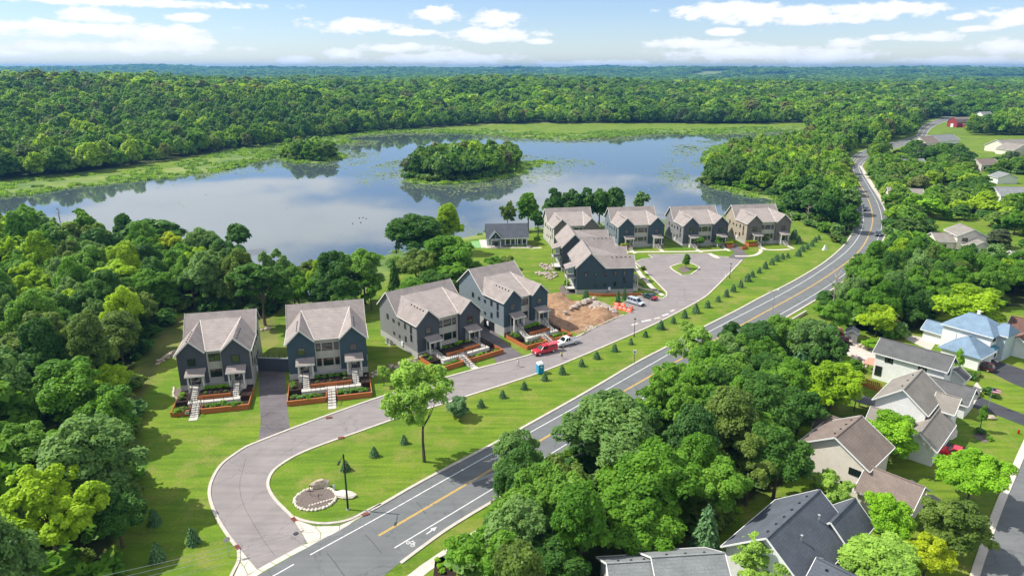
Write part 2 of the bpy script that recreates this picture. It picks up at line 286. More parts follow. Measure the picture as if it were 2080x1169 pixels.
def hgt(x,y,w=None):
    x=np.asarray(x,float); y=np.asarray(y,float)
    if w is None: w=water(x,y)
    d=y-yl(x); dist=np.hypot(x,y); a=np.interp(x/np.maximum(y,1),[-.8,-.35,-.05,.2,.8],[25,24,20,13,10])
    base=a*sstep(d/560)*(.75+.5*vnoise(x,y,330,3))
    roll=(vnoise(x,y,260,5)-.4)*16*sstep((d-60)/400)+(vnoise(x,y,900,8)-.35)*30*sstep((dist-1400)/1500)
    far=base*(1-sstep((dist-1500)/1500))+roll+42*sstep((dist-4200)/2600)*(.55+.7*vnoise(x,y,1700,11))+12*vnoise(x,y,600,13)*sstep((dist-4500)/2000)-6*sstep((dist-1300)/800)*(1-sstep((dist-3800)/1500))
    h=np.maximum(far,-.2*(d<0)) if False else np.where(d>0,np.maximum(far,0),0.)
    sh=np.where(w>0,WZ-.9*np.clip(w/8,0,1),WZ+.6*np.clip(-w/6,0,1))
    return np.where(w>-6,sh,h)
def steps(lo,hi,s,mid,ms,end,g):
    a=list(np.arange(lo,hi+s/2,s)); v=a[-1]
    while v<mid: v+=ms; a.append(v)
    st=ms
    while v<end: st*=g; v+=st; a.append(v)
    return a
px=steps(0,250,2.,560,4.,9500,1.09); nx=steps(0,210,2.,520,4.,9500,1.09)
XS=np.array(sorted([-v for v in nx[1:]]+px)); YS=np.array([-40,-20,0,14,26]+steps(36,410,2.,880,4.,12500,1.07))
gx,gy=np.meshgrid(XS,YS); W_=water(gx,gy)+ (vnoise(gx,gy,9,21)-.5)*5+(vnoise(gx,gy,24,22)-.5)*6
gz=hgt(gx,gy,W_)
nxs,nys=len(XS),len(YS)
def gridmesh(name,gx,gy,gz,m):
    r,c=gx.shape; co=np.stack([gx,gy,gz],-1).reshape(-1,3).astype(np.float32)
    i=np.arange(r*c).reshape(r,c); q=np.stack([i[:-1,:-1],i[:-1,1:],i[1:,1:],i[1:,:-1]],-1).reshape(-1,4)
    me=bpy.data.meshes.new(name); me.vertices.add(len(co)); me.vertices.foreach_set('co',co.ravel())
    me.loops.add(q.size); me.loops.foreach_set('vertex_index',q.ravel().astype(np.int32))
    me.polygons.add(len(q)); me.polygons.foreach_set('loop_start',np.arange(0,q.size,4,dtype=np.int32)); me.polygons.foreach_set('loop_total',np.full(len(q),4,np.int32))
    me.update(); me.materials.append(m); me.polygons.foreach_set('use_smooth',np.ones(len(q),bool)); return me
# woods: outlines of the ground under the trees
WOODS={'left woods':P2((-700,1500),(-700,520),(-200,530),(60,500),(200,504),(320,520),(420,545),(520,585),(575,622),(560,640),(500,640),(440,632),(360,636),(330,655),(300,700),(275,745),(255,800),(262,880),(262,960),(250,1010),(235,1060),(230,1169),(200,1500)),
 'roadside woods':P2((1000,1500),(945,1169),(975,1075),(1020,1030),(1100,985),(1240,905),(1340,845),(1420,795),(1500,745),(1575,700),(1625,712),(1655,770),(1700,800),(1640,850),(1605,900),(1600,985),(1500,1030),(1440,1120),(1440,1500)),
 'far side woods':P2((1662,640),(1690,602),(1740,560),(1800,515),(1880,528),(2000,560),(2300,600),(2300,640),(2040,622),(1900,640),(1870,668),(1800,690),(1745,668)),
 'peninsula':P2((1432,372),(1442,340),(1480,318),(1560,300),(1640,290),(1700,300),(1716,330),(1722,370),(1733,430),(1732,470),(1712,500),(1680,478),(1640,456),(1600,440),(1560,424),(1600,412),(1590,400),(1500,384)),
 'east woods':P2((1800,478),(1812,440),(1800,400),(1775,362),(1770,342),(1800,325),(1850,300),(1880,285),(2000,300),(2300,330),(2300,600),(2080,540),(1990,520),(1900,500),(1880,470),(1840,500)),
 'island':P2((824,362),(870,368),(930,368),(990,362),(1040,350),(1052,338),(1040,328),(990,322),(900,324),(834,342)),'small island':P2((572,320),(610,327),(660,327),(682,320),(670,310),(630,303),(586,309))}
fo=np.full(gx.shape,-99.)
for k,p in WOODS.items():
    if k!='east woods': fo=np.maximum(fo,pin(gx,gy,p))
dd=gy-yl(gx)
farwood=sstep((dd-10+(vnoise(gx,gy,30,31)-.5)*30)/12)
clear=(vnoise(gx,gy,330,41)>np.where(gx>0,.62,.7))&(gx>-.05*gy)&(np.hypot(gx,gy)>1700)
clear=clear&(vnoise(gx,gy*1.0,900,42)>.35)
forest=np.maximum(sstep((fo+1.5)/3.5),np.where(gy>330,farwood*(~clear),0)*(pin(gx,gy,P2((1690,560),(1740,240),(2300,240),(2300,700),(1900,760)))<0))
marsh=sstep((W_+46)/16)*(gy>300)*(1-forest); marsh=np.maximum(marsh,sstep((W_+10)/5)*(gy>150)*(1-forest))
rough=np.where((gy>400)&(dd>0),1,0)*(1-forest)
# the flattened, mown banks by the woods look dry
scrub=sstep((pin(gx,gy,P2((240,1010),(250,800),(300,700),(345,640),(560,640),(575,700),(560,716),(520,706),(372,700),(340,735),(300,800),(285,860),(292,960)))+1.5)/4)*.9
def zone_material():
    m=bpy.data.materials.new('grass and woodland floor'); m.use_nodes=True; t=m.node_tree; p=t.nodes['Principled BSDF']; Nn=t.nodes.new; Lk=t.links.new
    p.inputs['Roughness'].default_value=.9; p.inputs['Specular IOR Level'].default_value=.15
    ge=Nn('ShaderNodeNewGeometry')
    def noise(s,d=4,st=None,r=.6):
        src=ge.outputs['Position']
        if st: mp=Nn('ShaderNodeMapping'); mp.inputs['Rotation'].default_value=(0,0,st[0]); mp.inputs['Scale'].default_value=st[1]; Lk(src,mp.inputs[0]); src=mp.outputs[0]
        n=Nn('ShaderNodeTexNoise'); n.inputs['Scale'].default_value=s; n.inputs['Detail'].default_value=d; n.inputs['Roughness'].default_value=r; Lk(src,n.inputs['Vector']); return n.outputs['Fac']
    def mix(f,a,b):
        n=Nn('ShaderNodeMix'); n.data_type='RGBA'
        for i,v in((0,f),(6,a),(7,b)):
            if isinstance(v,tuple): n.inputs[i].default_value=(*v,1)
            elif isinstance(v,float): n.inputs[i].default_value=v
            else: Lk(v,n.inputs[i])
        return n.outputs[2]
    def rng(v,a,b,c=0.,d=1.):
        n=Nn('ShaderNodeMapRange'); Lk(v,n.inputs[0]); 
        for i,q in enumerate((a,b,c,d)): n.inputs[i+1].default_value=q
        return n.outputs[0]
    at=Nn('ShaderNodeAttribute'); at.attribute_name='zone'; s=Nn('ShaderNodeSeparateXYZ'); Lk(at.outputs['Vector'],s.inputs[0])
    lawn=mix(rng(noise(.06,5),.36,.64),(.1,.195,.012),(.19,.27,.02))
    lawn=mix(rng(noise(.5,6,(R(-43),(.16,1.6,1))),.42,.66,0,.8),lawn,(.07,.14,.01))
    lawn=mix(rng(noise(.17,7,None,.7),.49,.66,0,.9),lawn,(.235,.235,.055)); lawn=mix(rng(noise(.9,6,None,.7),.58,.72,0,.55),lawn,(.27,.25,.09))
    lawn=mix(rng(noise(2.6,5),.35,.7,0,.4),lawn,(.05,.1,.012))
    floor=mix(rng(noise(.3,5),.35,.65),(.028,.04,.012),(.06,.075,.022))
    mar=mix(rng(noise(.045,6),.4,.6),(.17,.235,.05),(.1,.17,.045)); mar=mix(rng(noise(.012,5,(0,(1,2.2,1))),.5,.62,0,.8),mar,(.24,.27,.08)); mar=mix(rng(noise(.09,6,(0,(.5,2.5,1))),.55,.66,0,.8),mar,(.07,.12,.035)); 
    rg=mix(rng(noise(.006,5),.4,.6),(.15,.2,.05),(.22,.25,.08)); sc=mix(rng(noise(.12,6),.4,.62),(.1,.125,.03),(.19,.2,.05))
    nn=noise(.35,5); 
    def edge(v):
        a=Nn('ShaderNodeMath'); a.operation='ADD'; Lk(v,a.inputs[0]); b=Nn('ShaderNodeMath'); b.operation='MULTIPLY_ADD'; Lk(nn,b.inputs[0]); b.inputs[1].default_value=.9; b.inputs[2].default_value=-.45; Lk(b.outputs[0],a.inputs[1]); return rng(a.outputs[0],.35,.65)
    c=mix(edge(s.outputs[1]),lawn,mar); at2=Nn('ShaderNodeAttribute'); at2.attribute_name='zone2'; s2=Nn('ShaderNodeSeparateXYZ'); Lk(at2.outputs['Vector'],s2.inputs[0])
    c=mix(edge(s2.outputs[1]),c,sc); c=mix(edge(s.outputs[2]),c,rg); c=mix(edge(s.outputs[0]),c,floor)
    Lk(c,p.inputs['Base Color'])
    b=Nn('ShaderNodeBump'); b.inputs['Strength'].default_value=.6; b.inputs['Distance'].default_value=.12; Lk(noise(3.5,5),b.inputs['Height']); Lk(b.outputs[0],p.inputs['Normal'])
    return m
M['ground']=zone_material()
me=gridmesh('ground',gx,gy,gz,M['ground'])
for nm,a,b,c in(('zone',forest,marsh,rough),('zone2',forest*0,scrub,forest*0)):
    at=me.attributes.new(nm,'FLOAT_VECTOR','POINT'); at.data.foreach_set('vector',np.stack([a,b,c],-1).astype(np.float32).ravel())
tag(place('ground',me),kind='structure')
wm=bpy.data.materials.new('lake water'); wm.use_nodes=True; t=wm.node_tree; p=t.nodes['Principled BSDF']
p.inputs['Base Color'].default_value=(.065,.09,.1,1); p.inputs['Roughness'].default_value=.035; p.inputs['IOR'].default_value=1.7; p.inputs['Specular IOR Level'].default_value=.9
ge=t.nodes.new('ShaderNodeNewGeometry'); mp=t.nodes.new('ShaderNodeMapping'); mp.inputs['Scale'].default_value=(.5,.9,1); t.links.new(ge.outputs['Position'],mp.inputs[0])
n=t.nodes.new('ShaderNodeTexNoise'); n.inputs['Scale'].default_value=.9; n.inputs['Detail'].default_value=3; t.links.new(mp.outputs[0],n.inputs['Vector'])
n_b=t.nodes.new('ShaderNodeTexNoise'); n_b.inputs['Scale'].default_value=.02; n_b.inputs['Detail'].default_value=4; t.links.new(mp.outputs[0],n_b.inputs['Vector'])
r_=t.nodes.new('ShaderNodeMapRange'); t.links.new(n_b.outputs['Fac'],r_.inputs[0]); r_.inputs[1].default_value=.4; r_.inputs[2].default_value=.65; r_.inputs[3].default_value=.01; r_.inputs[4].default_value=.06; t.links.new(r_.outputs[0],p.inputs['Roughness'])
b=t.nodes.new('ShaderNodeBump'); b.inputs['Strength'].default_value=.05; b.inputs['Distance'].default_value=.05; t.links.new(n.outputs['Fac'],b.inputs['Height']); t.links.new(b.outputs[0],p.inputs['Normal'])
tag(MB().add([(-700,170,WZ),(620,170,WZ),(620,900,WZ),(-700,900,WZ)],[(0,1,2,3)]).build('lake_water',wm),kind='structure')
# lily pads and floating leaves: thousands of small flat leaves close to the shores
q=np.random.RandomState(5); n=330000; X_=q.uniform(-460,470,n); Y_=q.uniform(190,880,n)
W2=water(X_,Y_); near=np.where(Y_>330,34.,9.)
near=np.where((Y_>560),50.,near)
pr=np.clip(1.1-W2/near,0,1)*1.3*(vnoise(X_,Y_*.55,14,51)*.6+vnoise(X_,Y_,42,52)*.75-.38)+np.where((vnoise(X_,Y_*.5,26,53)>.88)&(X_>-160)&(Y_<470),.1,0)
ok=(W2>.5)&(q.rand(n)<np.where(W2>26,.35,1.6)*pr)
X_,Y_=X_[ok][:42000],Y_[ok][:42000]; k=len(X_); rr=q.uniform(.35,1.0,k)*np.clip(Y_/420,.6,1.7); th=q.uniform(0,6.28,k)
ang=th[:,None]+np.arange(6)[None]*math.pi/3; co=np.zeros((k,6,3),np.float32); jr=q.uniform(.75,1.2,(k,6))
co[...,0]=X_[:,None]+np.cos(ang)*rr[:,None]*jr; co[...,1]=Y_[:,None]+np.sin(ang)*rr[:,None]*jr; co[...,2]=WZ+.025
me=bpy.data.meshes.new('lily_pads'); me.vertices.add(k*6); me.vertices.foreach_set('co',co.ravel()); me.loops.add(k*6); me.loops.foreach_set('vertex_index',np.arange(k*6,dtype=np.int32))
me.polygons.add(k); me.polygons.foreach_set('loop_start',np.arange(0,k*6,6,dtype=np.int32)); me.polygons.foreach_set('loop_total',np.full(k,6,np.int32)); me.update()
me.materials.append(mat('lily pads',(.2,.27,.08),.6,.4,noise=.05,col2=(.11,.17,.05))); tag(place('lily_pads',me),kind='stuff')
# ---------------------------------------------------------------- roads
def asphalt(name,c,c2,spots=True):
    m=mat(name,c,.9,.2,noise=.22,col2=c2,detail=8); t=m.node_tree; p=t.nodes['Principled BSDF']; Nn=t.nodes.new; Lk=t.links.new
    tcn=Nn('ShaderNodeTexCoord'); base=[x for x in t.nodes if x.type=='MIX'][0].outputs[2]
    mp=Nn('ShaderNodeMapping'); mp.inputs['Rotation'].default_value=(0,0,R(-44)); mp.inputs['Scale'].default_value=(.05,1.1,1); Lk(tcn.outputs['Object'],mp.inputs[0])
    n=Nn('ShaderNodeTexNoise'); n.inputs['Scale'].default_value=1; n.inputs['Detail'].default_value=5; Lk(mp.outputs[0],n.inputs['Vector'])
    r=Nn('ShaderNodeMapRange'); Lk(n.outputs['Fac'],r.inputs[0]); r.inputs[1].default_value=.35; r.inputs[2].default_value=.65; r.inputs[3].default_value=.93; r.inputs[4].default_value=1.05
    v=Nn('ShaderNodeVectorMath'); v.operation='SCALE'; Lk(base,v.inputs[0]); Lk(r.outputs[0],v.inputs['Scale'])
    vo=Nn('ShaderNodeTexVoronoi'); vo.feature='DISTANCE_TO_EDGE'; vo.inputs['Scale'].default_value=.11; 
    wn=Nn('ShaderNodeTexNoise'); wn.inputs['Scale'].default_value=.6; Lk(tcn.outputs['Object'],wn.inputs['Vector']); ad=Nn('ShaderNodeVectorMath'); ad.operation='MULTIPLY_ADD'; Lk(wn.outputs['Color'],ad.inputs[0]); ad.inputs[1].default_value=(3,3,0); Lk(tcn.outputs['Object'],ad.inputs[2]); Lk(ad.outputs[0],vo.inputs['Vector'])
    ck=Nn('ShaderNodeMapRange'); Lk(vo.outputs['Distance'],ck.inputs[0]); ck.inputs[1].default_value=.003; ck.inputs[2].default_value=.009; ck.inputs[3].default_value=.78; ck.inputs[4].default_value=1
    v2=Nn('ShaderNodeVectorMath'); v2.operation='SCALE'; Lk(v.outputs[0],v2.inputs[0]); Lk(ck.outputs[0],v2.inputs['Scale']); Lk(v2.outputs[0],p.inputs['Base Color']); return m
M['lane']=asphalt('grey lane asphalt',(.27,.243,.235),(.21,.19,.184)); M['road']=asphalt('road asphalt',(.165,.172,.172),(.13,.137,.138)); M['drive']=asphalt('dark drive asphalt',(.165,.148,.152),(.105,.093,.098)); M['newdrive']=asphalt('black drive asphalt',(.065,.068,.075),(.05,.052,.058))
M['walk']=mat('pale pavement concrete',(.62,.56,.48),.9,.2,noise=1.1,col2=(.5,.45,.39)); M['kerb']=mat('kerb concrete',(.55,.5,.43),.9,.2,noise=.9,col2=(.42,.385,.335))
M['white line']=mat('white road paint',(.72,.72,.7),.7,noise=2.5,col2=(.5,.5,.49)); M['yellow line']=mat('yellow road paint',(.8,.5,.07),.7,noise=2.5,col2=(.62,.38,.06)); M['rust']=mat('rusty iron',(.25,.075,.04),.9)
def poly_sheet(name,pts,z,m,kind='structure',parent=None):
    from mathutils.geometry import tessellate_polygon
    pts=[Vector((p[0],p[1],z)) for p in pts]; tr=tessellate_polygon([pts]); b=MB().add(pts,[tuple(t) for t in tr])
    me=b.mesh(name,m)
    for pl in me.polygons:
        if pl.normal.z<0: pl.flip()
    o=place(name,me,parent); 
    if kind: o['kind']=kind
    return o
def smooth(pts,it=2):
    pts=[Vector((p[0],p[1],0)) for p in pts]
    for _ in range(it):
        o=[pts[0]]
        for a,b in zip(pts[:-1],pts[1:]): o+=[a*.75+b*.25,a*.25+b*.75]
        pts=o+[pts[-1]]
    return pts
def offs(pts,d):
    o=[]
    for i,p in enumerate(pts):
        t=(pts[min(i+1,len(pts)-1)]-pts[max(i-1,0)]); t.z=0; t.normalize(); o.append(p+Vector((t.y,-t.x,0))*d)
    return o
def ribbon(name,pts,d0,d1,z,m,kind='structure',parent=None,h=0):
    "a strip along a line between two side distances (positive = right of the way along it)"
    a,b=offs(pts,d0),offs(pts,d1); mb=MB()
    for i in range(len(pts)-1):
        qd=[a[i],b[i],b[i+1],a[i+1]]
        if h: mb.loft([Vector((v.x,v.y,z)) for v in qd],[Vector((v.x,v.y,z+h)) for v in qd])
        else: mb.add([Vector((v.x,v.y,z)) for v in qd],[(0,1,2,3)])
    me=mb.mesh(name,m)
    if not h:
        for pl in me.polygons:
            if pl.normal.z<0: pl.flip()
    o=place(name,me,parent)
    if kind: o['kind']=kind
    return o
NW=smooth(P2((380,1250),(525,1167),(620,1113),(735,1050),(775,1027),(850,983),(920,946),(1005,902),(1100,849),(1200,793),(1300,733),(1362,702),(1427,666),(1500,630),(1550,602),(1600,579),(1650,550),(1675,534),(1700,514),(1720,494),(1735,470),(1744,440),(1740,405),(1729,370),(1722.5,342),(1724,328),(1736,315),(1760,303),(1800,292),(1838,284),(1866,275),(1867,264),(1880,252),(1902,243),(1925,236)))
SE=smooth(P2((640,1290),(745,1195),(800,1150),(875,1094),(920,1063),(1010,1010),(1120,945),(1240,873),(1350,803),(1450,738),(1572,657),(1657,608),(1715,570),(1755,533),(1781,503),(1797,480),(1803,455),(1799,433),(1788,408),(1763,370),(1749.5,347),(1750,333),(1766,321),(1800,306),(1845,293),(1880,280),(1884,266),(1900,254),(1922,246),(1945,240)))
def strip2(name,a,b,z,m):
    n=140
    def res(p):
        L_=[0]
        for u,v in zip(p[:-1],p[1:]): L_.append(L_[-1]+(v-u).length)
        s=np.linspace(0,L_[-1],n); return [Vector((np.interp(t,L_,[q.x for q in p]),np.interp(t,L_,[q.y for q in p]),z)) for t in s]
    A,B=res(a),res(b); mb=MB()
    for i in range(n-1): mb.add([A[i],A[i+1],B[i+1],B[i]],[(0,1,2,3)])
    me=mb.mesh(name,m)
    for pl in me.polygons:
        if pl.normal.z<0: pl.flip()
    o=place(name,me); o['kind']='structure'; return A,B
A_,B_=strip2('main_road',NW,SE,.012,M['road'])
ribbon('kerb',NW[14:],-.5,0,0,M['kerb'],h=.13); ribbon('kerb',SE[10:],0,.5,0,M['kerb'],h=.13)
YL=smooth(P2((769,1087),(920,999),(1140,869),(1270,792),(1372,735),(1512,656),(1649,582),(1716,536),(1739,517),(1757,495),(1770,465),(1774,440),(1766,409),(1749.5,378),(1736,356),(1732,339),(1740,323),(1764,312),(1810,298),(1850,287),(1873,277),(1876,265),(1890,253),(1912,244)))
ribbon('yellow_line',YL,-.17,-.06,.022,M['yellow line']); ribbon('yellow_line',YL,.06,.17,.022,M['yellow line'])
ribbon('edge_line',smooth(P2((470,1215),(555,1169),(597,1145))),-.09,.09,.022,M['white line'])
ribbon('edge_line',smooth(P2((630,1126),(775,1047),(920,964),(1100,865),(1290,758),(1435,675),(1562,611),(1637,570),(1700,527),(1725,506),(1744,482),(1753,460),(1754,441),(1751,413),(1741,386),(1730,359),(1726,342),(1731,325),(1755,309))),-.09,.09,.022,M['white line'])
ribbon('edge_line',smooth(P2((801,1112),(920,1041),(1100,932),(1300,812),(1450,720),(1555,655),(1649,602),(1710,562),(1750,528),(1778,498),(1792,462),(1790.6,435),(1780,405),(1760,372.5),(1745,347),(1744,333),(1760,320))),-.09,.09,.022,M['white line'])
# lane arrow and bicycle mark in the cycle lane
d=(G(905,1040)-G(801,1112)).normalized(); s_=Vector((d.y,-d.x,0)); c0=G(866,1084)
mb=MB(); mb.add([c0-s_*0.096+Vector((0,0,.022)),c0+s_*0.096+Vector((0,0,.022)),c0+s_*0.096+d*1.200+Vector((0,0,.022)),c0-s_*0.096+d*1.200+Vector((0,0,.022)),c0-s_*0.400+d*1.120+Vector((0,0,.022)),c0+s_*0.400+d*1.120+Vector((0,0,.022)),c0+d*2.000+Vector((0,0,.022))],[(0,1,2,3),(4,5,6)]); mb.build('lane_arrow',M['white line'])['kind']='structure'
c1=G(834,1104); mb=MB()
def stroke(a,b,wd=.1):
    a=c1+s_*a[0]*.75+d*a[1]*.75;b=c1+s_*b[0]*.75+d*b[1]*.75; u=(b-a).normalized(); v=Vector((u.y,-u.x,0))*wd/2; z=Vector((0,0,.022)); mb.add([a-v+z,a+v+z,b+v+z,b-v+z],[(0,1,2,3)])
for cx_ in(-.55,.55):
    for k in range(8): a0=k*math.pi/4; stroke((cx_+.36*math.cos(a0),.36*math.sin(a0)),(cx_+.36*math.cos(a0+.8),.36*math.sin(a0+.8)))
for a,b in(((-.55,0),(-.1,.05)),((-.1,.05),(.4,.7)),((-.55,0),(-.25,.7)),((-.25,.7),(.4,.7)),((.55,0),(.35,.85)),((-.4,.8),(-.1,.8))): stroke(a,b)
mb.build('bicycle_mark',M['white line'])['kind']='structure'
for pts in(((1005,1093),(1040,1075)),): pass
# access lane with its turning area and parking bay
LW=smooth(P2((487,1113),(462,1080),(442,1047),(429,1012),(428,990),(437,965),(452,942),(475,925),(500,908),(520,900),(560,884),(620,861),(700,832),(775,806),(860,780),(960,752),(1019,737),(1080,721),(1129,703),(1174,684),(1205,668),(1245,649),(1268,640)))
LE=smooth(P2((1506,527.5),(1487,548),(1446,589),(1430,604),(1364,640),(1300,671),(1197,715),(1110,751),(1035,776),(967,797),(900,819),(818,843),(718,879),(650,902),(599,923),(568,942),(550,957),(541,975),(541,992),(555,1016),(580,1040),(600,1061),(612,1082),(625,1100)))
TOP=P2((1277,634),(1262,618),(1300,602),(1333,604),(1347,606.5),(1355,602),(1356,595),(1351,589),(1335,573),(1308,547),(1291,533),(1306,526.5),(1327,524),(1318,517.5),(1364,517),(1442,515),(1458,521),(1480,523))
LANE=[Vector((p.x,p.y,0)) for p in LW+TOP]+LE+[G(523,1156)]
poly_sheet('access_lane',LANE,.012,M['lane'])
ribbon('kerb',LW,-.45,0,0,M['kerb'],h=.13); ribbon('kerb',LE[:-6],-.45,0,0,M['kerb'],h=.13); ribbon('kerb',[Vector((p.x,p.y,0)) for p in TOP],-.45,0,0,M['kerb'],h=.13)
ribbon('kerb',smooth(P2((487,1113),(489,1128),(487,1142),(478,1158),(468,1180),(462,1200))),0,.4,0,M['kerb'],h=.13)
ribbon('kerb',smooth(P2((595,1052),(615,1060),(650,1066),(690,1063),(722,1053),(742,1041),(775,1025))),-.45,0,.0,M['kerb'],h=.13)
# concrete aprons at the mouth, laid as panels
AP=thing('apron','pale concrete apron laid in panels beside the mouth of the access lane','apron',G(650,1085)); 
def panel(nm,px_,root,m,z0=0,h=.018,gap=.05):
    c=sum(px_,Vector())/len(px_); pts=[c+(p-c)*(1-gap/max((p-c).length,.1))-root.location for p in px_]
    return MB().loft([Vector((p.x,p.y,z0)) for p in pts],[Vector((p.x,p.y,z0+h)) for p in pts]).build(nm,m,root)
rows=[[(598,1054),(640,1068),(690,1067),(742,1043)],[(612,1080),(652,1082),(690,1075),(715,1060)],[(625,1102),(648,1101),(672,1087),(700,1070)]]
rows[2]=[(625,1103),(650,1096),(680,1082),(712,1063)]
for r0,r1 in zip(rows[:-1],rows[1:]):
    for i in range(3): panel('concrete_panel',P2(r0[i],r0[i+1],r1[i+1],r1[i]),AP,M['walk'])
a0=P2((742,1044),(716,1058),(690,1074),(660,1091),(625,1111),(590,1129),(560,1146),(535,1160),(505,1180)); b0=P2((728,1047),(712,1062),(678,1083),(648,1097),(614,1106),(580,1124),(550,1140),(523,1155),(494,1172))
for i in range(3,len(a0)-1): panel('concrete_panel',[a0[i],b0[i],b0[i+1],a0[i+1]],AP,M['walk'])
panel('concrete_panel',P2((488,1114),(506,1136),(496,1150),(488,1140)),AP,M['walk']); panel('concrete_panel',P2((506,1136),(523,1156),(505,1168),(496,1150)),AP,M['walk']); panel('concrete_panel',P2((488,1141),(496,1151),(504,1168),(480,1184),(470,1180)),AP,M['walk'])
# concrete gutter band between apron and road is part of the kerb line
for x_,y_ in((596,1053),(741,1043),(481,1107),(668,846),(697,885)):
    pass
def drain(i,x_,y_,an,lb):
    t=thing('drain_grate',lb,'drain',G(x_,y_,.135),R(an),'rusty storm drain covers along the kerbs'); MB().box(-.55,-.3,0,.55,.3,.02).build('plate',M['rust'],t)
    for k in range(5): MB().box(-.45+k*.2,-.22,.021,-.37+k*.2,.22,.035).build('bar',M['black'],t)
for i,a in enumerate(((597,1054,-45,'rusty drain cover at the inner corner of the lane mouth'),(742,1043,32,'rusty drain cover where the verge meets the main road'),(482,1110,-50,'rusty drain cover on the outer kerb at the lane mouth'),(668,847,15,'rusty drain cover by the steps of the second townhouse'),(693,888,18,'rusty drain cover on the inner kerb of the lane bend'))): drain(i,*a)
mh=thing('manhole_cover','dark round manhole cover near the end of the access lane','manhole cover',G(601,1083,.013)); MB().disc((0,0,.012),.38,16,'z',.02).build('lid',M['frame'],mh)
# gutter seams and patched seam marks across the lane by the parking bay
for k,(a,b) in enumerate((((1283,660),(1295,656)),((1303,653),(1322,649)),((1329,647),(1341,644)),((1345,641),(1358,637)),((1362,632),(1370,629)))):
    u,v=G(*a),G(*b); ribbon('paint_patch',[u,v],-.3,.3,.02,M['white line'] if k%2 else M['walk'])
# pavements, drives
def band(nm,px_,wd,m,z=.03,kind='structure'): return ribbon(nm,smooth(P2(*px_),1),-wd/2,wd/2,0,m,h=z,kind=kind)
band('pavement',((775,1230),(840,1169),(925,1111),(1010,1060)),1.6,M['walk'])
band('pavement',((1748,337),(1757,352),(1770,372),(1785,397),(1795,412)),1.7,M['walk']); band('pavement',((1806,420),(1816,448),(1814,480),(1806,500)),1.5,M['walk'])
DRIVES=[('driveway',P2((524,899),(530,860),(527,800),(526,740),(560,716),(577,726),(580,770),(583,810),(586,845),(588,870),(560,884)),'drive'),
 ('driveway',P2((1046,728),(1010,738),(985,700),(965,672),(962,656),(992,655),(1022,692),(1062,722)),'drive'),
 ('driveway',P2((1480,523),(1493,512),(1470,497),(1490,495),(1505,503),(1520,520),(1508,528)),'drive'),
 ('driveway',P2((1967,733),(2000,724),(2020,730),(2100,757),(2100,796),(2050,775),(2005,752)),'newdrive'),
 ('driveway',P2((1982,803),(2100,849),(2100,872),(2030,845),(1974,826)),'newdrive'),('driveway',P2((1901,890),(1960,908),(2062,948),(2052,968),(1960,940),(1895,926)),'newdrive'),
 ('driveway',P2((1862,1004),(1895,1004),(1935,1030),(2030,1072),(2018,1098),(1925,1062),(1866,1024)),'newdrive'),
 ('driveway',P2((1995,509),(2010,506),(2100,540),(2100,560),(1990,518)),'drive')]
for n_,p_,m_ in DRIVES: poly_sheet(n_,p_,.01,M[m_])
poly_sheet('patio',P2((1695,705),(1720,688),(1775,706),(1782,740),(1738,730)),.012,M['kerb']); poly_sheet('patio',P2((1838,688),(1850,680),(1905,690),(1890,712)),.012,M['kerb'])
poly_sheet('patio',P2((1984,775),(1996,790),(1975,827),(1953,815)),.02,M['kerb']); poly_sheet('forecourt',P2((2014,727),(2028,716),(2046,722),(2026,736)),.02,M['walk'])
band('garden_path',((1915,850),(1935,868),(1932,888),(1905,888)),1.6,M['walk']); band('garden_path',((1845,975),(1868,990),(1872,1003)),1.4,M['walk']); band('garden_path',((1925,507),(1935,512),(1940,508)),1.2,M['walk'])
SW=smooth(P2((1975,1230),(1990,1169),(2017,1089),(2038,1029),(2066,963),(2090,905),(2150,780)),2)
ribbon('kerb',SW,-1.0,0,0,M['walk'],h=.1); ribbon('side_street',SW,0,9,.012,M['road'])
for k in range(0): pass
seal=mat('tar seal',(.05,.05,.052),.8)
for (x0_,y0_),(x1_,y1_) in (((742,1085),(775,1122)),((664,1122),(700,1169)),((905,972),(925,985)),((846,1018),(864,1042)),((1180,812),(1196,822)),((1255,768),(1300,792)),((1395,690),(1440,715)),((1490,636),(1540,664)),((1585,588),(1625,612)),((1752,470),(1785,480)),((1750,400),(1778,398))):
    u_,v_=G(x0_,y0_),G(x1_,y1_); ribbon('tar_seal',[u_,u_.lerp(v_,.4)+Vector((.12,-.05,0)),u_.lerp(v_,.7)+Vector((-.06,.08,0)),v_],-.04,.04,.017,seal)
for px_ in (((500,930),(480,1000),(530,1090),(560,1130)),((700,858),(640,880),(570,925)),((900,795),(1050,750),(1200,695))): ribbon('tar_seal',smooth(P2(*px_),2),-.035,.035,.017,M['drive'])
# turning-area walks
for pp,wd in ((((1240,512),(1330,511),(1400,511),(1475,507)),1.3),(((1440,514),(1452,521),(1460,524)),1.6),(((1286,535),(1300,556),(1330,590),(1347,600)),1.3),(((1493,520),(1530,520),(1546,512),(1544,505),(1570,508),(1605,506)),1.2),
   (((988,503),(1000,504),(1060,503),(1100,503)),1.3),(((1072,498),(1082,505)),1.2),(((1290,563),(1318,567)),1.0),(((1290,582),(1320,589),(1338,589)),1.0)): band('footpath',pp,wd,M['walk'])
poly_sheet('terrace',P2((973,487),(988,487),(990,503),(978,503)),.05,M['walk']); poly_sheet('putting_green',P2((957,490),(974,489),(979,503),(960,503)),.03,mat('artificial green turf',(.18,.36,.13),.8))
ribbon('landing',[G(1255,484),G(1310,490)],-.1,.1,0,M['walk'],h=.02) if False else None
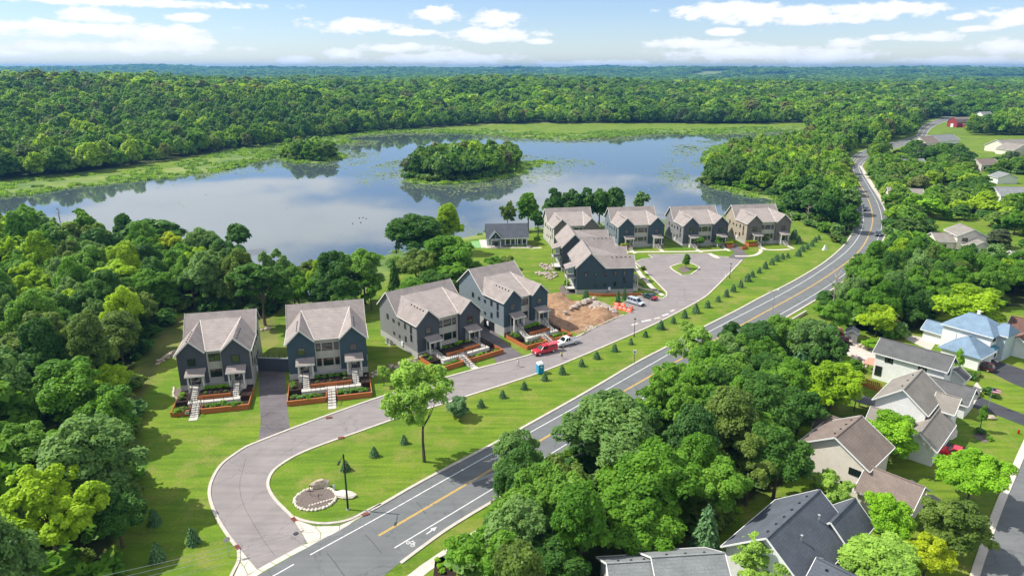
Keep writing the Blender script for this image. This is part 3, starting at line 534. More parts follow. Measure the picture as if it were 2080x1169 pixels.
# planted island in the turning area
IS=P2((1361,542),(1378,536),(1400,533),(1421,543),(1417,548),(1403,558),(1385,559),(1366,548))
isl=poly_sheet('island_bed',IS,.16,M['ground']); ribbon('kerb',IS+[IS[0]],-.25,.25,0,M['kerb'],h=.17)
poly_sheet('mulch_bed',P2((1376,546),(1390,541),(1404,545),(1398,553),(1388,556)),.18,M['mulchg'])
# building plot: bare soil with mounds
SP=P2((1113,595),(1135,598),(1165,611),(1192,610),(1215,622),(1256,634),(1262,640),(1245,648),(1205,667),(1175,683),(1150,668),(1112,690),(1100,640))
x0,x1=min(p.x for p in SP)-1,max(p.x for p in SP)+1; y0,y1=min(p.y for p in SP)-1,max(p.y for p in SP)+1
sx,sy=np.meshgrid(np.arange(x0,x1,.5),np.arange(y0,y1,.5)); e=pin(sx,sy,SP)+(vnoise(sx,sy,2.5,61)-.5)*2.4
def mound(px_,r,h): g=G(*px_); return h*np.exp(-((sx-g.x)**2+(sy-g.y)**2)/(r*r))
sz=.03+(vnoise(sx,sy,3,62)*.5+vnoise(sx,sy,1.1,63)*.22)*np.clip(e/2,0,1)+mound((1222,640),2.6,1.7)+mound((1120,617),3.2,1.6)+mound((1150,625),2.6,1.0)+mound((1135,606),3,1.0)
sz=np.where(e>0,sz*np.clip(e/.8,.05,1),-.15)
me=gridmesh('bare_soil',sx,sy,sz,M['soil']); tag(place('bare_soil',me),kind='structure')
poly_sheet('soil_track',P2((1112,650),(1135,655),(1160,672),(1190,676),(1176,684),(1150,690),(1120,697)),.62,M['soild']) if False else None
# ---------------------------------------------------------------- trees and shrubs
def unit(v): return v/np.maximum(np.linalg.norm(v,axis=-1,keepdims=True),1e-9)
def quads(name,c,nrm,size,var,m,asp=1.,tang=None,jit=.25,seed=0):
    "one small leaf spray per point"
    q=np.random.RandomState(seed+99); k=len(c)
    a=unit(np.cross(nrm,unit(q.normal(size=(k,3))))) if tang is None else unit(tang-nrm*np.sum(tang*nrm,1,keepdims=True)); b=np.cross(nrm,a)
    s=size[:,None]; v=np.zeros((k,4,3),np.float32)
    for i,(x,y) in enumerate(((-1,-.8),(1,-.8),(1,.8),(-1,.8))):
        v[:,i]=c+a*s*x*asp*q.uniform(1-jit,1+jit,(k,1))+b*s*y/asp**.3*q.uniform(1-jit,1+jit,(k,1))+nrm*s*q.uniform(-.3,.3,(k,1))
    me=bpy.data.meshes.new(name); me.vertices.add(k*4); me.vertices.foreach_set('co',v.ravel()); me.loops.add(k*4); me.loops.foreach_set('vertex_index',np.arange(k*4,dtype=np.int32))
    me.polygons.add(k); me.polygons.foreach_set('loop_start',np.arange(0,k*4,4,dtype=np.int32)); me.polygons.foreach_set('loop_total',np.full(k,4,np.int32)); me.update()
    at=me.attributes.new('var','FLOAT','POINT'); at.data.foreach_set('value',np.repeat(var,4).astype(np.float32)); me.materials.append(m); return me
def crown(name,kind,n,leaf,seed,m,H=1.75):
    "a unit crown: radius about 1, z from 0 to H, billows of small puffs set on bigger limbs' puffs, made of leaf sprays"
    q=np.random.RandomState(seed)
    nl,spread,r0,r1,cz,hz=dict(round=(13,.60,.30,.44,.86,.62),dome=(15,.66,.26,.40,.80,.56),oval=(14,.48,.28,.42,.88,.70),loose=(13,.68,.20,.32,.90,.68),tall=(13,.40,.24,.38,.92,.80),willow=(13,.60,.28,.42,.86,.60),airy=(24,.66,.16,.25,.92,.72))[kind]
    d=unit(q.normal(size=(nl*4,3))); d=d[d[:,2]>-.7][:nl]
    R0=q.uniform(r0,r1,len(d)); c0=d*np.array([spread,spread,hz])*q.uniform(.62,1.1,(len(d),1))+np.array([0,0,cz])
    if kind in('tall','oval'): c0[:,:2]*=(1.28-.45*c0[:,2:3])
    c0=np.vstack([c0,[[0,0,cz],[.15,-.1,cz*.6],[-.1,.15,cz*1.25]]]); R0=np.append(R0,[.42,.36,.36] if kind not in('loose','airy') else [.22,.18,.18]); ton=q.uniform(.15,.85,len(R0))
    cc=[];rad=[];tone=[]; sub=13 if kind!='loose' else 10
    for c,r,t in zip(c0,R0,ton):
        dd=unit(q.normal(size=(sub,3))); dd[:,2]=np.abs(dd[:,2])*.9-.25; cc.append(c+dd*r*q.uniform(.6,1.15,(sub,1))); rad.append(r*q.uniform(.24,.5,sub)); tone.append(np.clip(t+q.uniform(-.25,.25,sub),0,1))
    cc=np.vstack(cc); rad=np.concatenate(rad); tone=np.concatenate(tone)
    if n<2000: rad*=1.12
    k3=n*3; li=q.choice(len(rad),k3,p=rad**2/np.sum(rad**2)); dv=unit(q.normal(size=(k3,3))); dv[:,2]=np.where(dv[:,2]<-.35,-dv[:,2],dv[:,2])
    p=cc[li]+dv*(rad[li]*q.uniform(.7,1.26,k3))[:,None]; keep=(p[:,2]>.02)
    for j in range(len(rad)): keep&=~((np.einsum('ij,ij->i',p-cc[j],p-cc[j])<(rad[j]*.72)**2)&(li!=j))
    p,dv,li=p[keep][:n],dv[keep][:n],li[keep][:n]; k=len(p)
    nr=unit(dv+q.normal(size=(k,3))*.5+np.array([0,0,.75])); var=np.clip(tone[li]*.55+q.uniform(0,1,k)*.45,0,1); sz=leaf*q.uniform(.55,1.25,k)
    if kind=='willow': return quads(name,p,nr,sz,var,m,asp=.45,tang=np.tile([0,0,-1.],(k,1))+q.normal(size=(k,3))*.35,seed=seed)
    return quads(name,p,nr,sz,var,m,seed=seed)
CH=1.75
def spruce(name,n,leaf,seed,m,fat=1.):
    q=np.random.RandomState(seed); P=[];T=[];Nn=[];lay=max(9,int(n**.5/2.2))
    for i in range(lay):
        h=.06+.9*i/lay; r=.5*fat*(1-h)**(.85 if fat<1.2 else .5)+.015; nb=max(5,int(13*(1-h)+4))
        for b in range(nb):
            a=6.283*b/nb+i*1.3+q.uniform(-.2,.2); rr=r*q.uniform(.8,1.12); k=max(3,int(n/(lay*10)*(.3+r*2)))
            t=q.uniform(.15,1,k); x=np.stack([np.cos(a)*rr*t,np.sin(a)*rr*t,h+.02-.10*t*rr/.5+q.normal(size=k)*.008],1)+q.normal(size=(k,3))*np.array([.022,.022,.006])
            P.append(x); T.append(np.tile([np.cos(a),np.sin(a),-.25],(k,1))); Nn.append(np.tile([np.cos(a)*.45,np.sin(a)*.45,.9],(k,1))+q.normal(size=(k,3))*.3)
    p=np.vstack(P); k=len(p); p=np.vstack([p,[[0,0,.985]]*4]); T=np.vstack(T+[[[0,0,1.]]*4]); Nn=np.vstack(Nn+[q.normal(size=(4,3))]); k=len(p)
    return quads(name,p,unit(Nn),leaf*q.uniform(.7,1.2,k),q.uniform(.15,.95,k),m,asp=1.5,tang=unit(T)+q.normal(size=(k,3))*.2,seed=seed)
def trunk_mesh(seed,limbs=5,top=.8,r=.035,m=None):
    q=random.Random(seed); mb=MB(); P=[(0,0,-.03),(q.uniform(-.015,.015),q.uniform(-.015,.015),.22),(q.uniform(-.04,.04),q.uniform(-.04,.04),.5),(q.uniform(-.06,.06),q.uniform(-.06,.06),top)]
    mb.tube(P,[r*1.25,r*.85,r*.55,r*.12],6)
    for i in range(limbs):
        h=q.uniform(.28,.6); a=6.28*i/limbs+q.uniform(-.4,.4); l=q.uniform(.22,.38); b=Vector(P[1]).lerp(Vector(P[2]),(h-.22)/.28) if h<.5 else Vector(P[2])
        mb.tube([b,b+Vector((math.cos(a)*l*.5,math.sin(a)*l*.5,.1)),b+Vector((math.cos(a)*l,math.sin(a)*l,.26))],[r*.42,r*.28,r*.06],5)
    return mb.mesh('trunk',m or M['bark'])
KN=dict(round=21000,dome=22000,oval=20000,loose=17000,tall=15000,willow=22000,airy=17000)
CR={k:[crown('crown',k,KN[k],.029 if k not in('willow','airy') else (.034 if k=='willow' else .023),i*7+len(k)*31,LF['green']) for i in range(3 if k in('round','dome') else 2)] for k in KN}
CRL={k:[crown('crown',k,KN[k]//6,.07,i*7+len(k)*31,LF['green']) for i in range(2)] for k in KN}
SPR=[spruce('crown',5200,.03,i+3,LF['blue-green']) for i in range(2)]; SPS=[spruce('crown',1500,.05,i+13,LF['blue-green'],1.45) for i in range(3)]
TRK=[trunk_mesh(i) for i in range(4)]; TRKS=[trunk_mesh(9,0,.95,.02)]
SHR=[crown('foliage','dome',420,.14,i+70,LF['green']) for i in range(3)]
TREES=[]
def tree(x,y,kind,col,h,r,base=.22,place_=None,label=None,group=None,low=None,cat='tree',z=None,name=None):
    "trunk + crown; h total height, r crown radius"
    z=float(hgt(x,y)) if z is None else z; dist=math.hypot(x,y); low=(dist>240) if low is None else low
    con=kind in('spruce','small spruce')
    t=thing(name or ('spruce_tree' if con else 'broadleaf_tree'),label,cat,(x,y,z),rnd.uniform(0,6.28),group)
    if con: me=rnd.choice(SPR if kind=='spruce' else SPS); cs=(r/.5,r/.5,h) if kind=='spruce' else (r/.62,r/.62,h); cz=.0
    else: me=rnd.choice((CRL if low else CR)[kind]); cs=(r*rnd.uniform(.92,1.1),r*rnd.uniform(.92,1.1),h*(1-base)/CH); cz=h*base
    c=place('crown',me,t); c.scale=cs; c.location=(0,0,cz); c.material_slots[0].link='OBJECT'; c.material_slots[0].material=LF[col]
    k=place('trunk',TRKS[0] if con else rnd.choice(TRK),t); k.scale=((h*.6,h*.6,h*.97) if kind!='airy' else (h*.42,h*.42,h*.97)) if not con else (h*.8,h*.8,h*.9)
    TREES.append((t,place_,col,kind,h,r)); return t
def shrub(x,y,col,h,r,label,group=None,z=None,name='shrub',kind=None,parent=None,me=None):
    z=float(hgt(x,y)) if z is None else z
    o=place(name,me or rnd.choice(SHR),parent,(x,y,z),rnd.uniform(0,6.28)); o.scale=(r,r,h/CH); o.material_slots[0].link='OBJECT'; o.material_slots[0].material=LF[col]
    return tag(o,label,'shrub',group,kind)
def T(cx,cy,wpx,h,kind,col,label,base=.2,cat='tree',zc=.6,low=None,name=None):
    "a tree whose crown centre is seen at photograph pixel (cx,cy), wpx pixels wide"
    g=G(cx,cy,h*zc); dep=proj(g)[2]; r=wpx/2*dep/FPX
    t=tree(g.x,g.y,kind,col,h,r,base,None,label,None,low,cat,name=name); return t
# ---------------------------------------------------------------- the townhouses
WINC={}
def window(parent,x,y,z,wd,h,rot=0,mull=0,name='window',glass='glass',fr='frame'):
    "framed window; rot 0 faces -y. Its pane is a child"
    key=(wd,h,mull,fr)
    if key not in WINC:
        f=.1; mb=MB(); mb.box(-wd/2,-.07,0,wd/2,.0,f).box(-wd/2,-.07,h-f,wd/2,.0,h).box(-wd/2,-.07,f,-wd/2+f,.0,h-f).box(wd/2-f,-.07,f,wd/2,.0,h-f)
        for i in range(mull): xx=-wd/2+wd*(i+1)/(mull+1); mb.box(xx-.05,-.065,f,xx+.05,.0,h-f)
        WINC[key]=(mb.mesh('window',M[fr]),MB().box(-wd/2+.06,-.03,.06,wd/2-.06,-.01,h-.06).mesh('pane',M[glass]))
    a,b=WINC[key]; o=place(name,a,parent,(x,y,z),rot); place('pane',b,o); return o
def part(nm,mb,m,parent): return mb.build(nm,M[m] if isinstance(m,str) else m,parent)
STEP=MB().box(-.6,0,-.16,.6,.34,0).mesh('step',M['concrete'])
STEPW=MB().box(-.72,0,-.16,.72,.5,0).mesh('step',M['concrete'])
VENT=MB().box(-.13,-.13,-.05,.13,.13,.13).mesh('roof_vent',M['black'])
COL=MB().box(-.14,-.14,0,.14,.14,2.55).mesh('column',M['trim'])
def stairs(parent,x,y0,z0,y1,z1,mesh=None,wd=.6):
    n=max(2,round((z0-z1)/.19)); 
    for i in range(n): o=place('step',mesh or STEP,parent,(x,y0+(y1-y0)*(i+1)/n,z0-(z0-z1)*(i+.5)/n)); o.scale=(1,abs((y1-y0)/n)/.34*1.03 if mesh is None else abs((y1-y0)/n)/.5*1.03,1)
    MB().ex([(y0,z0-.25),(y0,z0-.25-.35),(y1,max(z1-.5,-.1)),(y1,z1-.16)],'x',x-wd+.03,x+wd-.03).build('stair_side',M['trim'],parent)
    rl=MB()
    for s in(-1,1):
        rl.beam((x+s*(wd+.05),y0,z0+.9),(x+s*(wd+.05),y1,z1+.9),.08,.09); rl.beam((x+s*(wd+.05),y0,z0+.45),(x+s*(wd+.05),y1,z1+.45),.035,.035)
        for i in range(4): t=i/3; rl.box(x+s*(wd+.05)-.03,y0+(y1-y0)*t-.03,z0+(z1-z0)*t-.1,x+s*(wd+.05)+.03,y0+(y1-y0)*t+.03,z0+(z1-z0)*t+.9)
    rl.build('handrail',M['black'],parent)
def townhouse(nm_lb,group,L0,ang,W,ww,front,side,ground_floor=2.3,eave=8.9,D=17.,ye=9.,yr=12.9,rise=3.3,big_mid=True,porch_x=(.36,.38),walls_light=None,back_porch=None,ns=5,side_win=(True,True),stairs_to=None,found='found'):
    R_=thing('townhouse',nm_lb,'townhouse',(L0[0],L0[1],0),R(ang),group)
    zf,zw=ground_floor,eave; s=1.0; hr=zw+ww/2*s*.98; s=(hr-zw)/(ww/2); hm=zw+rise+.75; sm=(hm-zw)/(yr-ye); yL=ye+(hr-zw)/sm; ci=.9; o=.42; y0=ci-.35
    # foundations and walls
    part('foundation',MB().box(-.04,-.04,-.6,W+.04,D+.04,zf-.05),found,R_)
    for x0 in(0,W-ww): part('wall',MB().ex([(x0,zf-.05),(x0+ww,zf-.05),(x0+ww,zw-.06),(x0+ww/2,hr-.2),(x0,zw-.06)],'y',0,ye),front if False else front,R_)
    # outer faces of the wings take the side colour, on some the front paint with sunlight put in
    if side!=front:
        for x0,x1 in((-.03,0),(W,W+.03)): part('wall',MB().box(x0,.16,zf-.04,x1,ye,zw-.1),side,R_)
    part('wall',MB().box(ww,ci,zf-.06,W-ww,ye,zw-.06),'beige',R_)
    part('wall',MB().ex([(ye,zf-.05),(D,zf-.05),(D,zw-.06),(yr,hm-.28),(ye,zw-.06)],'x',0,W),side,R_)
    for x0 in(ww+.02,W-ww-.02): part('corner_board',MB().box(x0-.09,ci-.06,zf-.06,x0+.09,ci+.0,zw-.1),'trim',R_)
    # roof
    def slabs(name,polys):
        mb=MB()
        for p in polys: mb.slab(p,.16)
        return part(name,mb,'roof',R_)
    dz=.04
    slabs('roof',[[(-o,ye-o/sm,zw-o*sm*.0-o),(ww/2,yL,hr),(W-ww/2,yL,hr),(W+o,ye-o/sm,zw-o),(W+o,yr,hm),(-o,yr,hm)],[(-o,yr,hm),(W+o,yr,hm),(W+o,D+o,zw-o*.8),(-o,D+o,zw-o*.8)]])
    slabs('roof',[[(ww,y0,zw),(W-ww,y0,zw),(W-ww/2,yL,hr),(ww/2,yL,hr)]])
    for sg in(0,1):
        f=(lambda x:x) if sg==0 else (lambda x:W-x)
        slabs('gable_roof',[[(f(-o),-o,zw-o*s),(f(ww/2),-o,hr),(f(ww/2),yL,hr),(f(-o),ye-o/sm,zw-o*s)],[(f(ww/2),-o,hr),(f(ww+.02),-o,zw),(f(ww+.02),y0,zw+.0),(f(ww/2),yL,hr)]])
        mb=MB(); mb.beam((f(-o),-o-.04,zw-o*s-.06),(f(ww/2),-o-.04,hr-.06),.06,.26); mb.beam((f(ww/2),-o-.04,hr-.06),(f(ww+.02),-o-.04,zw-.06),.06,.26); part('fascia',mb,'trim',R_)
        mb=MB(); mb.beam((f(ww),y0,zw+.02),(f(ww/2),yL,hr+.02),.12,.04); part('valley_flashing',mb,'trim',R_)
        mb=MB(); mb.beam((f(-o-.03),ye-o/sm,zw-o-.04),(f(-o-.03),yr,hm-.04),.06,.24); mb.beam((f(-o-.03),yr,hm-.04),(f(-o-.03),D+o,zw-o*.8-.04),.06,.24); mb.beam((f(-o-.05),-o,zw-o*s-.05),(f(-o-.05),ye-o/sm,zw-o*s-.05),.08,.16); part('fascia',mb,'trim',R_)
        for i in range(ns):
            xx=f(ww/2-.55); place('roof_vent',VENT,R_,(xx,.9+i*1.25,hr-.5*s+.02))
    part('gutter',MB().box(ww,y0-.12,zw-.16,W-ww,y0,zw-.03),'trim',R_)
    # front windows
    for sg in(0,1):
        cx=ww*.5 if sg==0 else W-ww*.5; window(R_,cx,0,zf+3.75,1.45,1.55)
    cx=W/2; mw=W-2*ww
    for z_ in (zf+.75,zf+4.0):
        if big_mid:
            window(R_,cx,ci,z_,2.0,1.6); window(R_,cx-1.75,ci,z_,.9,1.6); window(R_,cx+1.75,ci,z_,.9,1.6)
        else: window(R_,cx,ci,z_,2.1,1.6,mull=1)
    # porches
    for sg in(0,1):
        cx=ww*(.5+.12) if sg==0 else W-ww*.5; pw=1.55; pd=1.9
        part('porch_floor',MB().box(cx-pw,-pd,zf-.2,cx+pw,-.01,zf),'concrete',R_); part('porch_base',MB().box(cx-pw+.06,-pd+.06,-.3,cx+pw-.06,-.02,zf-.2),'trim',R_)
        for xx in(cx-pw+.2,cx+pw-.2): place('column',COL,R_,(xx,-pd+.2,zf))
        part('porch_roof',MB().slab([(cx-pw-.25,-pd-.3,zf+2.6),(cx+pw+.25,-pd-.3,zf+2.6),(cx+pw+.25,-.0,zf+3.2),(cx-pw-.25,-.0,zf+3.2)],.14),'roof',R_)
        part('porch_fascia',MB().box(cx-pw-.27,-pd-.36,zf+2.3,cx+pw+.27,-pd-.30,zf+2.57),'trim',R_)
        dr=part('door_surround',MB().box(cx-1.3,-.05,zf,cx+1.3,-.005,zf+2.5),'beige',R_)
        d=window(R_,cx,-.055,zf+.03,1.1,2.25,name='door'); MB().box(.3,-.14,1.0,.38,-.07,1.15).build('handle',M['chrome'],d); window(R_,cx+.85 if sg else cx-.85,-.055,zf+.03,.42,2.2,name='sidelight')
    # sides
    for sg,on in enumerate(side_win):
        if not on: continue
        x=-.035 if sg==0 else W+.035; ro=-R(90) if sg==0 else R(90)
        for (yy,zz,a,b) in((2.6,zf+3.6,.75,1.7),(2.6,zf+1.75,.75,1.6),(5.2,zf+3.9,.8,1.3),(8.0,zf+3.9,.8,.8),(10.6,zf+3.9,.8,.8),(5.2,zf+.9,.8,1.3),(8.0,zf+.9,.7,.7),(10.6,zf+.9,.7,.7),(13.4,zf+3.9,.8,1.2)): window(R_,x,yy,zz,a,b,ro)
        part('meter_box',MB().box(x-.2 if sg==0 else x,6.4,.9,x if sg==0 else x+.2,7.1,1.9),'plasticwhite',R_)
    # back porch
    if back_porch:
        for xa in(1.2,):
            part('deck',MB().box(xa,D,zf-.2,xa+4.2,D+2.6,zf),'trim',R_); part('deck',MB().box(xa,D,zf+2.9,xa+4.2,D+2.6,zf+3.05),'trim',R_)
            for xx in(xa+.1,xa+4.1):
                for yy in(D+2.5,): MB().box(xx-.1,yy-.1,-.2,xx+.1,yy+.1,zw-.9).build('post',M['trim'],R_)
            part('deck_roof',MB().slab([(xa-.3,D-.6,zw+.3),(xa+4.5,D-.6,zw+.3),(xa+4.5,D+3,zw-.8),(xa-.3,D+3,zw-.8)],.16),'roof',R_); part('screen',MB().box(xa+.1,D+2.45,zf+3.1,xa+4.1,D+2.48,zw-.95),'glass',R_)
            r=MB()
            for zz in(.4,.7,1.0): r.beam((xa,D+2.6,zf+zz),(xa+4.2,D+2.6,zf+zz),.04,.04)
            part('railing',r,'black',R_)
    return R_
def local(R_,x,y,z=0): 
    c,s=math.cos(R_.rotation_euler.z),math.sin(R_.rotation_euler.z); return Vector((R_.location.x+c*x-s*y,R_.location.y+s*x+c*y,z))
SHCOL={'round':'bright green'}
def front_garden(H,lb,W,ww,zf,depth=9.3,mid=(.5,),stones=False,end=11.8,left_x=-.2,right_x=None,fresh=False,bush=('green','bright green','olive')):
    "timber-walled beds, landing, porch stairs and street steps; a garden terrace thing, its shrubs separate"
    right_x=W+.2 if right_x is None else right_x; zl=1.15; ang=math.degrees(H.rotation_euler.z)
    T_=thing('garden_terrace',f'orange timber terrace and concrete stairs before the {lb}','terrace',tuple(H.location),H.rotation_euler.z,'timber garden terraces before the first four townhouses')
    x0=ww*.62; x1=W-ww*.5; ys=-1.9
    for x in(x0,x1): stairs(T_,x,ys,zf,-5.0,zl)
    part('landing',MB().box(x0-.9,-6.3,zl-.15,x1+.9,-5.02,zl),'concrete',T_); part('landing_base',MB().box(x0-.85,-6.25,0,x1+.85,-5.05,zl-.16),'trim',T_)
    xm=W*mid[0]; stairs(T_,xm,-6.3,zl,-end+1.3,.08,STEPW,.72); part('path_slab',MB().box(xm-.72,-end,0,xm+.72,-end+1.35,.07),'concrete',T_)
    # beds
    part('mulch',MB().box(x0+.75,-4.75,.0,x1-.75,-.3,zl+.55),'mulch',T_); part('timber_wall',MB().box(x0+.72,-4.9,.0,x1-.72,-4.76,zl+.72),'cedar',T_)
    part('mulch',MB().box(left_x+.1,-5.0,0,x0-.9,-.1,zl-.1),'mulch',T_) ; part('mulch',MB().box(x1+.9,-5.0,0,right_x-.1,-.1,zl-.1),'mulch',T_)
    part('mulch',MB().box(left_x+.1,-depth+.1,0,xm-1.05,-6.4,.55),'mulch',T_); part('mulch',MB().box(xm+1.05,-depth+.1,0,right_x-.1,-6.4,.55),'mulch',T_)
    for a,b in((left_x,xm-1.0),(xm+1.0,right_x)):
        part('timber_wall',MB().box(a,-depth-.12,0,b,-depth+.06,.95),'cedar',T_); part('cap_board',MB().box(a-.04,-depth-.17,.955,b+.04,-depth+.12,1.01),'fencewood',T_)
    part('timber_wall',MB().box(left_x-.02,-depth+.08,0,left_x+.12,-1.0,.93),'cedar',T_); part('timber_wall',MB().box(right_x-.12,-depth+.08,0,right_x+.02,-1.0,.93),'cedar',T_)
    for xx in(xm-1.0,xm+1.0): part('timber_wall',MB().box(xx-.06,-depth+.08,0,xx+.06,-6.4,.9),'cedar',T_)
    r=MB()
    for a,b in((x0+.9,xm-1.2),(xm+1.2,x1-.2)):
        for zz in(.5,.95): r.beam((a,-6.25,zl+zz),(b,-6.25,zl+zz),.07,.08)
        for k in range(4): xx=a+(b-a)*k/3; r.box(xx-.03,-6.28,zl-.1,xx+.03,-6.22,zl+.95)
    part('handrail',r,'black',T_)
    g='shrubs in the timber beds of the '+lb; n=0
    pl=[]
    k=5
    for i in range(k): pl.append((x0+1.4+(x1-x0-2.8)*(i+.5)/k,-1.6-rnd.uniform(0,.5),zl+.5,rnd.choice(('bright green','green')),.75,'upper'))
    if not fresh:
        for i in range(5): pl.append((x0+1.4+(x1-x0-2.8)*(i+.5)/5,-3.8,zl+.5,'purple' if i%2 else 'olive',.45,'upper'))
    for i in range(6): pl.append((left_x+.8+(xm-1.3-left_x-1.2)*(i+.5)/6,-7.9+rnd.uniform(-.5,.5),.5,rnd.choice(bush),.6 if fresh else .95,'lower left'))
    for i in range(6): pl.append((xm+1.5+(right_x-xm-2.4)*(i+.5)/6,-7.9+rnd.uniform(-.5,.5),.5,rnd.choice(bush),.6 if fresh else .95,'lower right'))
    for i in range(2): pl.append((left_x+.9,-2.2-1.6*i,zl-.15,rnd.choice(bush),.9,'left side'))
    cnt=defaultdict(int)
    for (x,y,z,c_,s_,bed) in pl:
        p=local(H,x,y); cnt[bed]+=1; s_*=rnd.uniform(.8,1.25)
        shrub(p.x,p.y,c_,s_,s_*.75,f'shrub in the {bed} bed, {lb}, {ordinal(cnt[bed])} from left',g,z)
    return T_
from collections import defaultdict
def corner(px_,z): return G(*px_,z)
GR1='townhouses of the front row'; GR2='townhouses round the turning area'
def org(px_,z,ang,o=.42):
    g=G(*px_,z-o); a=R(ang); return (g.x+o*math.cos(a)-o*math.sin(a)*1,g.y+o*math.sin(a)+o*math.cos(a))
A=townhouse('charcoal twin-gabled townhouse at the far left, nearest the woods',GR1,org((351,723),8.9,13.5),13.5,13.,5.1,'charcoal','beige',ground_floor=2.2,eave=8.6,big_mid=False,rise=2.9,side_win=(False,True),back_porch=True)
B=townhouse('navy blue twin-gabled townhouse, second from the left of the front row',GR1,org((577,701),9.1,14.6),14.6,15.2,5.2,'navy','navy',ground_floor=2.3,eave=8.9,rise=2.9,side_win=(False,True))
Cc=townhouse('charcoal townhouse with sunlit grey side wall, third from the left of the front row',GR1,org((845,659),8.6,37.5),37.5,16.4,5.5,'charcoal','grey_and_sunside',ground_floor=1.5,eave=8.1,D=17.4,ye=8.6,yr=13,rise=3.1,side_win=(True,False))
Dd=townhouse('blue townhouse beside the bare soil plot, rightmost of the front row',GR1,org((1023,615),9.1,35.5),35.5,12.8,4.9,'navy','blue_sunside',ground_floor=2.4,eave=8.9,D=20,ye=9,yr=14.6,rise=3.6,big_mid=False,side_win=(True,False))
front_garden(A,'far left charcoal townhouse',13,5.1,2.2,depth=8.6,mid=(.3,),end=11)
front_garden(B,'navy blue second townhouse',15.2,5.2,2.3,depth=9.3,mid=(.52,),end=12.6,bush=('grey-green','olive','green'))
front_garden(Cc,'third charcoal townhouse',16.4,5.5,1.5,depth=8.6,mid=(.43,),end=11.8,fresh=True)
front_garden(Dd,'blue townhouse at the soil plot',12.8,4.9,2.4,depth=9.2,mid=(.52,),end=11.4,fresh=True)
# garage opening on the driveway side of D, and the retaining wall that closes the first driveway
gd=part('garage_door',MB().box(-.05,4.0,.0,.0+.005,8.6,2.15),'black',Dd); gl=MB().box(-.09,3.9,2.16,-.02,8.7,2.3).build('garage_header',M['frame'],Dd)
a_,b_=local(A,13.1,8.5),local(B,-.1,6.2)
rw=thing('retaining_wall','dark grey retaining wall closing the driveway between the first two townhouses','retaining wall',(a_.x,a_.y,0)); d_=b_-a_
rw.rotation_euler.z=math.atan2(d_.y,d_.x); LR=d_.length
part('wall',MB().box(0,0,0,LR,.35,2.9),'charcoal',rw); part('cap',MB().box(-.05,-.05,2.905,LR+.05,.4,3.0),'metal',rw)
r=MB(); 
for zz in(3.5,4.0): r.beam((0,.2,zz),(LR,.2,zz),.04,.04)
for k in range(7): r.box(LR*k/6-.025,.18,3.0,LR*k/6+.025,.23,4.0)
part('railing',r,'black',rw)
rb=thing('raised_lawn','raised lawn behind the dark retaining wall','lawn bank',(a_.x,a_.y,0)); rb.rotation_euler.z=rw.rotation_euler.z
part('turf',MB().loft([(.0,.36,0),(LR,.36,0),(LR+.6,17,0),(-.6,17,0)],[(0,.36,2.85),(LR,.36,2.85),(LR,5.5,2.6),(0,5.5,2.6)]),'ground',rb)
def rocks(nm,lb,cat,pts,rad,seed,m='stone',group=None,rows=1,zs=0.,fall=.8):
    t=thing(nm,lb,cat,pts[0],0,group); q=random.Random(seed); L_=0; pts=[Vector((p.x,p.y,0)) for p in pts]; o=pts[0]; k=0
    protos=[MB().rock((0,0,0),1,seed*10+i,fall).mesh('stone',M[m]) for i in range(5)]
    for a,b in zip(pts[:-1],pts[1:]):
        n=max(1,int((b-a).length/(rad*1.75)))
        for i in range(n):
            for r_ in range(rows):
                v=a.lerp(b,(i+q.uniform(.2,.8))/n)+Vector((q.uniform(-.3,.3)*rad,q.uniform(-.3,.3)*rad,0))-t.location+Vector((0,0,rad*.45+r_*rad*1.15+zs)); v.z=rad*.45+r_*rad*1.15+zs
                s=rad*q.uniform(.75,1.2); e=place('stone',protos[k%5],t,v,q.uniform(0,6)); e.scale=(s,s*q.uniform(.8,1.15),s); k+=1
    return t
def heap(nm,lb,cat,poly,n,rad,seed,m='stone',hz=.0):
    c=sum(poly,Vector())/len(poly); t=thing(nm,lb,cat,(c.x,c.y,0)); q=random.Random(seed); protos=[MB().rock((0,0,0),1,seed*10+i).mesh('stone',M[m]) for i in range(5)]
    x0,x1=min(p.x for p in poly),max(p.x for p in poly); y0,y1=min(p.y for p in poly),max(p.y for p in poly); k=0
    while k<n:
        x,y=q.uniform(x0,x1),q.uniform(y0,y1); d=float(pin(x,y,poly))
        if d<0: continue
        s=rad*q.uniform(.6,1.25); e=place('stone',protos[k%5],t,(x-c.x,y-c.y,s*.4+min(d,1.5)*hz),q.uniform(0,6)); e.scale=(s,s*q.uniform(.75,1.1),s*.9); k+=1
    return t
rocks('boulder_wall','boulder retaining wall curving across the bare soil plot','stone wall',P2((1146,643),(1155,637),(1168,630),(1185,622),(1200,616),(1212,612)),.75,3,rows=2)
heap('stone_heap','heap of pale boulders on the soil plot beside the orange barriers','stone heap',P2((1192,628),(1210,613),(1228,620),(1250,630),(1256,638),(1240,641),(1215,634)),110,.6,4,hz=.45)
heap('stone_heap','small heap of broken pale stone on the sand by the kerb','stone heap',P2((1183,668),(1195,660),(1205,664),(1190,675)),26,.32,5)
tag(place('soil_stone',MB().rock((0,0,0),.7,77).mesh('soil_stone',M['stone']),None,G(1155,648,.3)),'single pale rock below the boulder wall on the soil plot','rock')
rocks('stone_edging','row of dark edging stones along the kerb of the soil plot','stone edging',P2((1180,681),(1205,666),(1235,653),(1262,640)),.28,6,m='boulder')
rocks('stone_bank','low fieldstone bank on the lawn between the second and third townhouses','stone bank',P2((742,772),(760,763),(785,752),(815,744),(842,736),(862,730)),.5,7,rows=2)
rocks('stone_bank','fieldstone bank at the back left of the first townhouse','stone bank',P2((318,741),(330,734),(350,722),(362,716)),.45,8,rows=2)
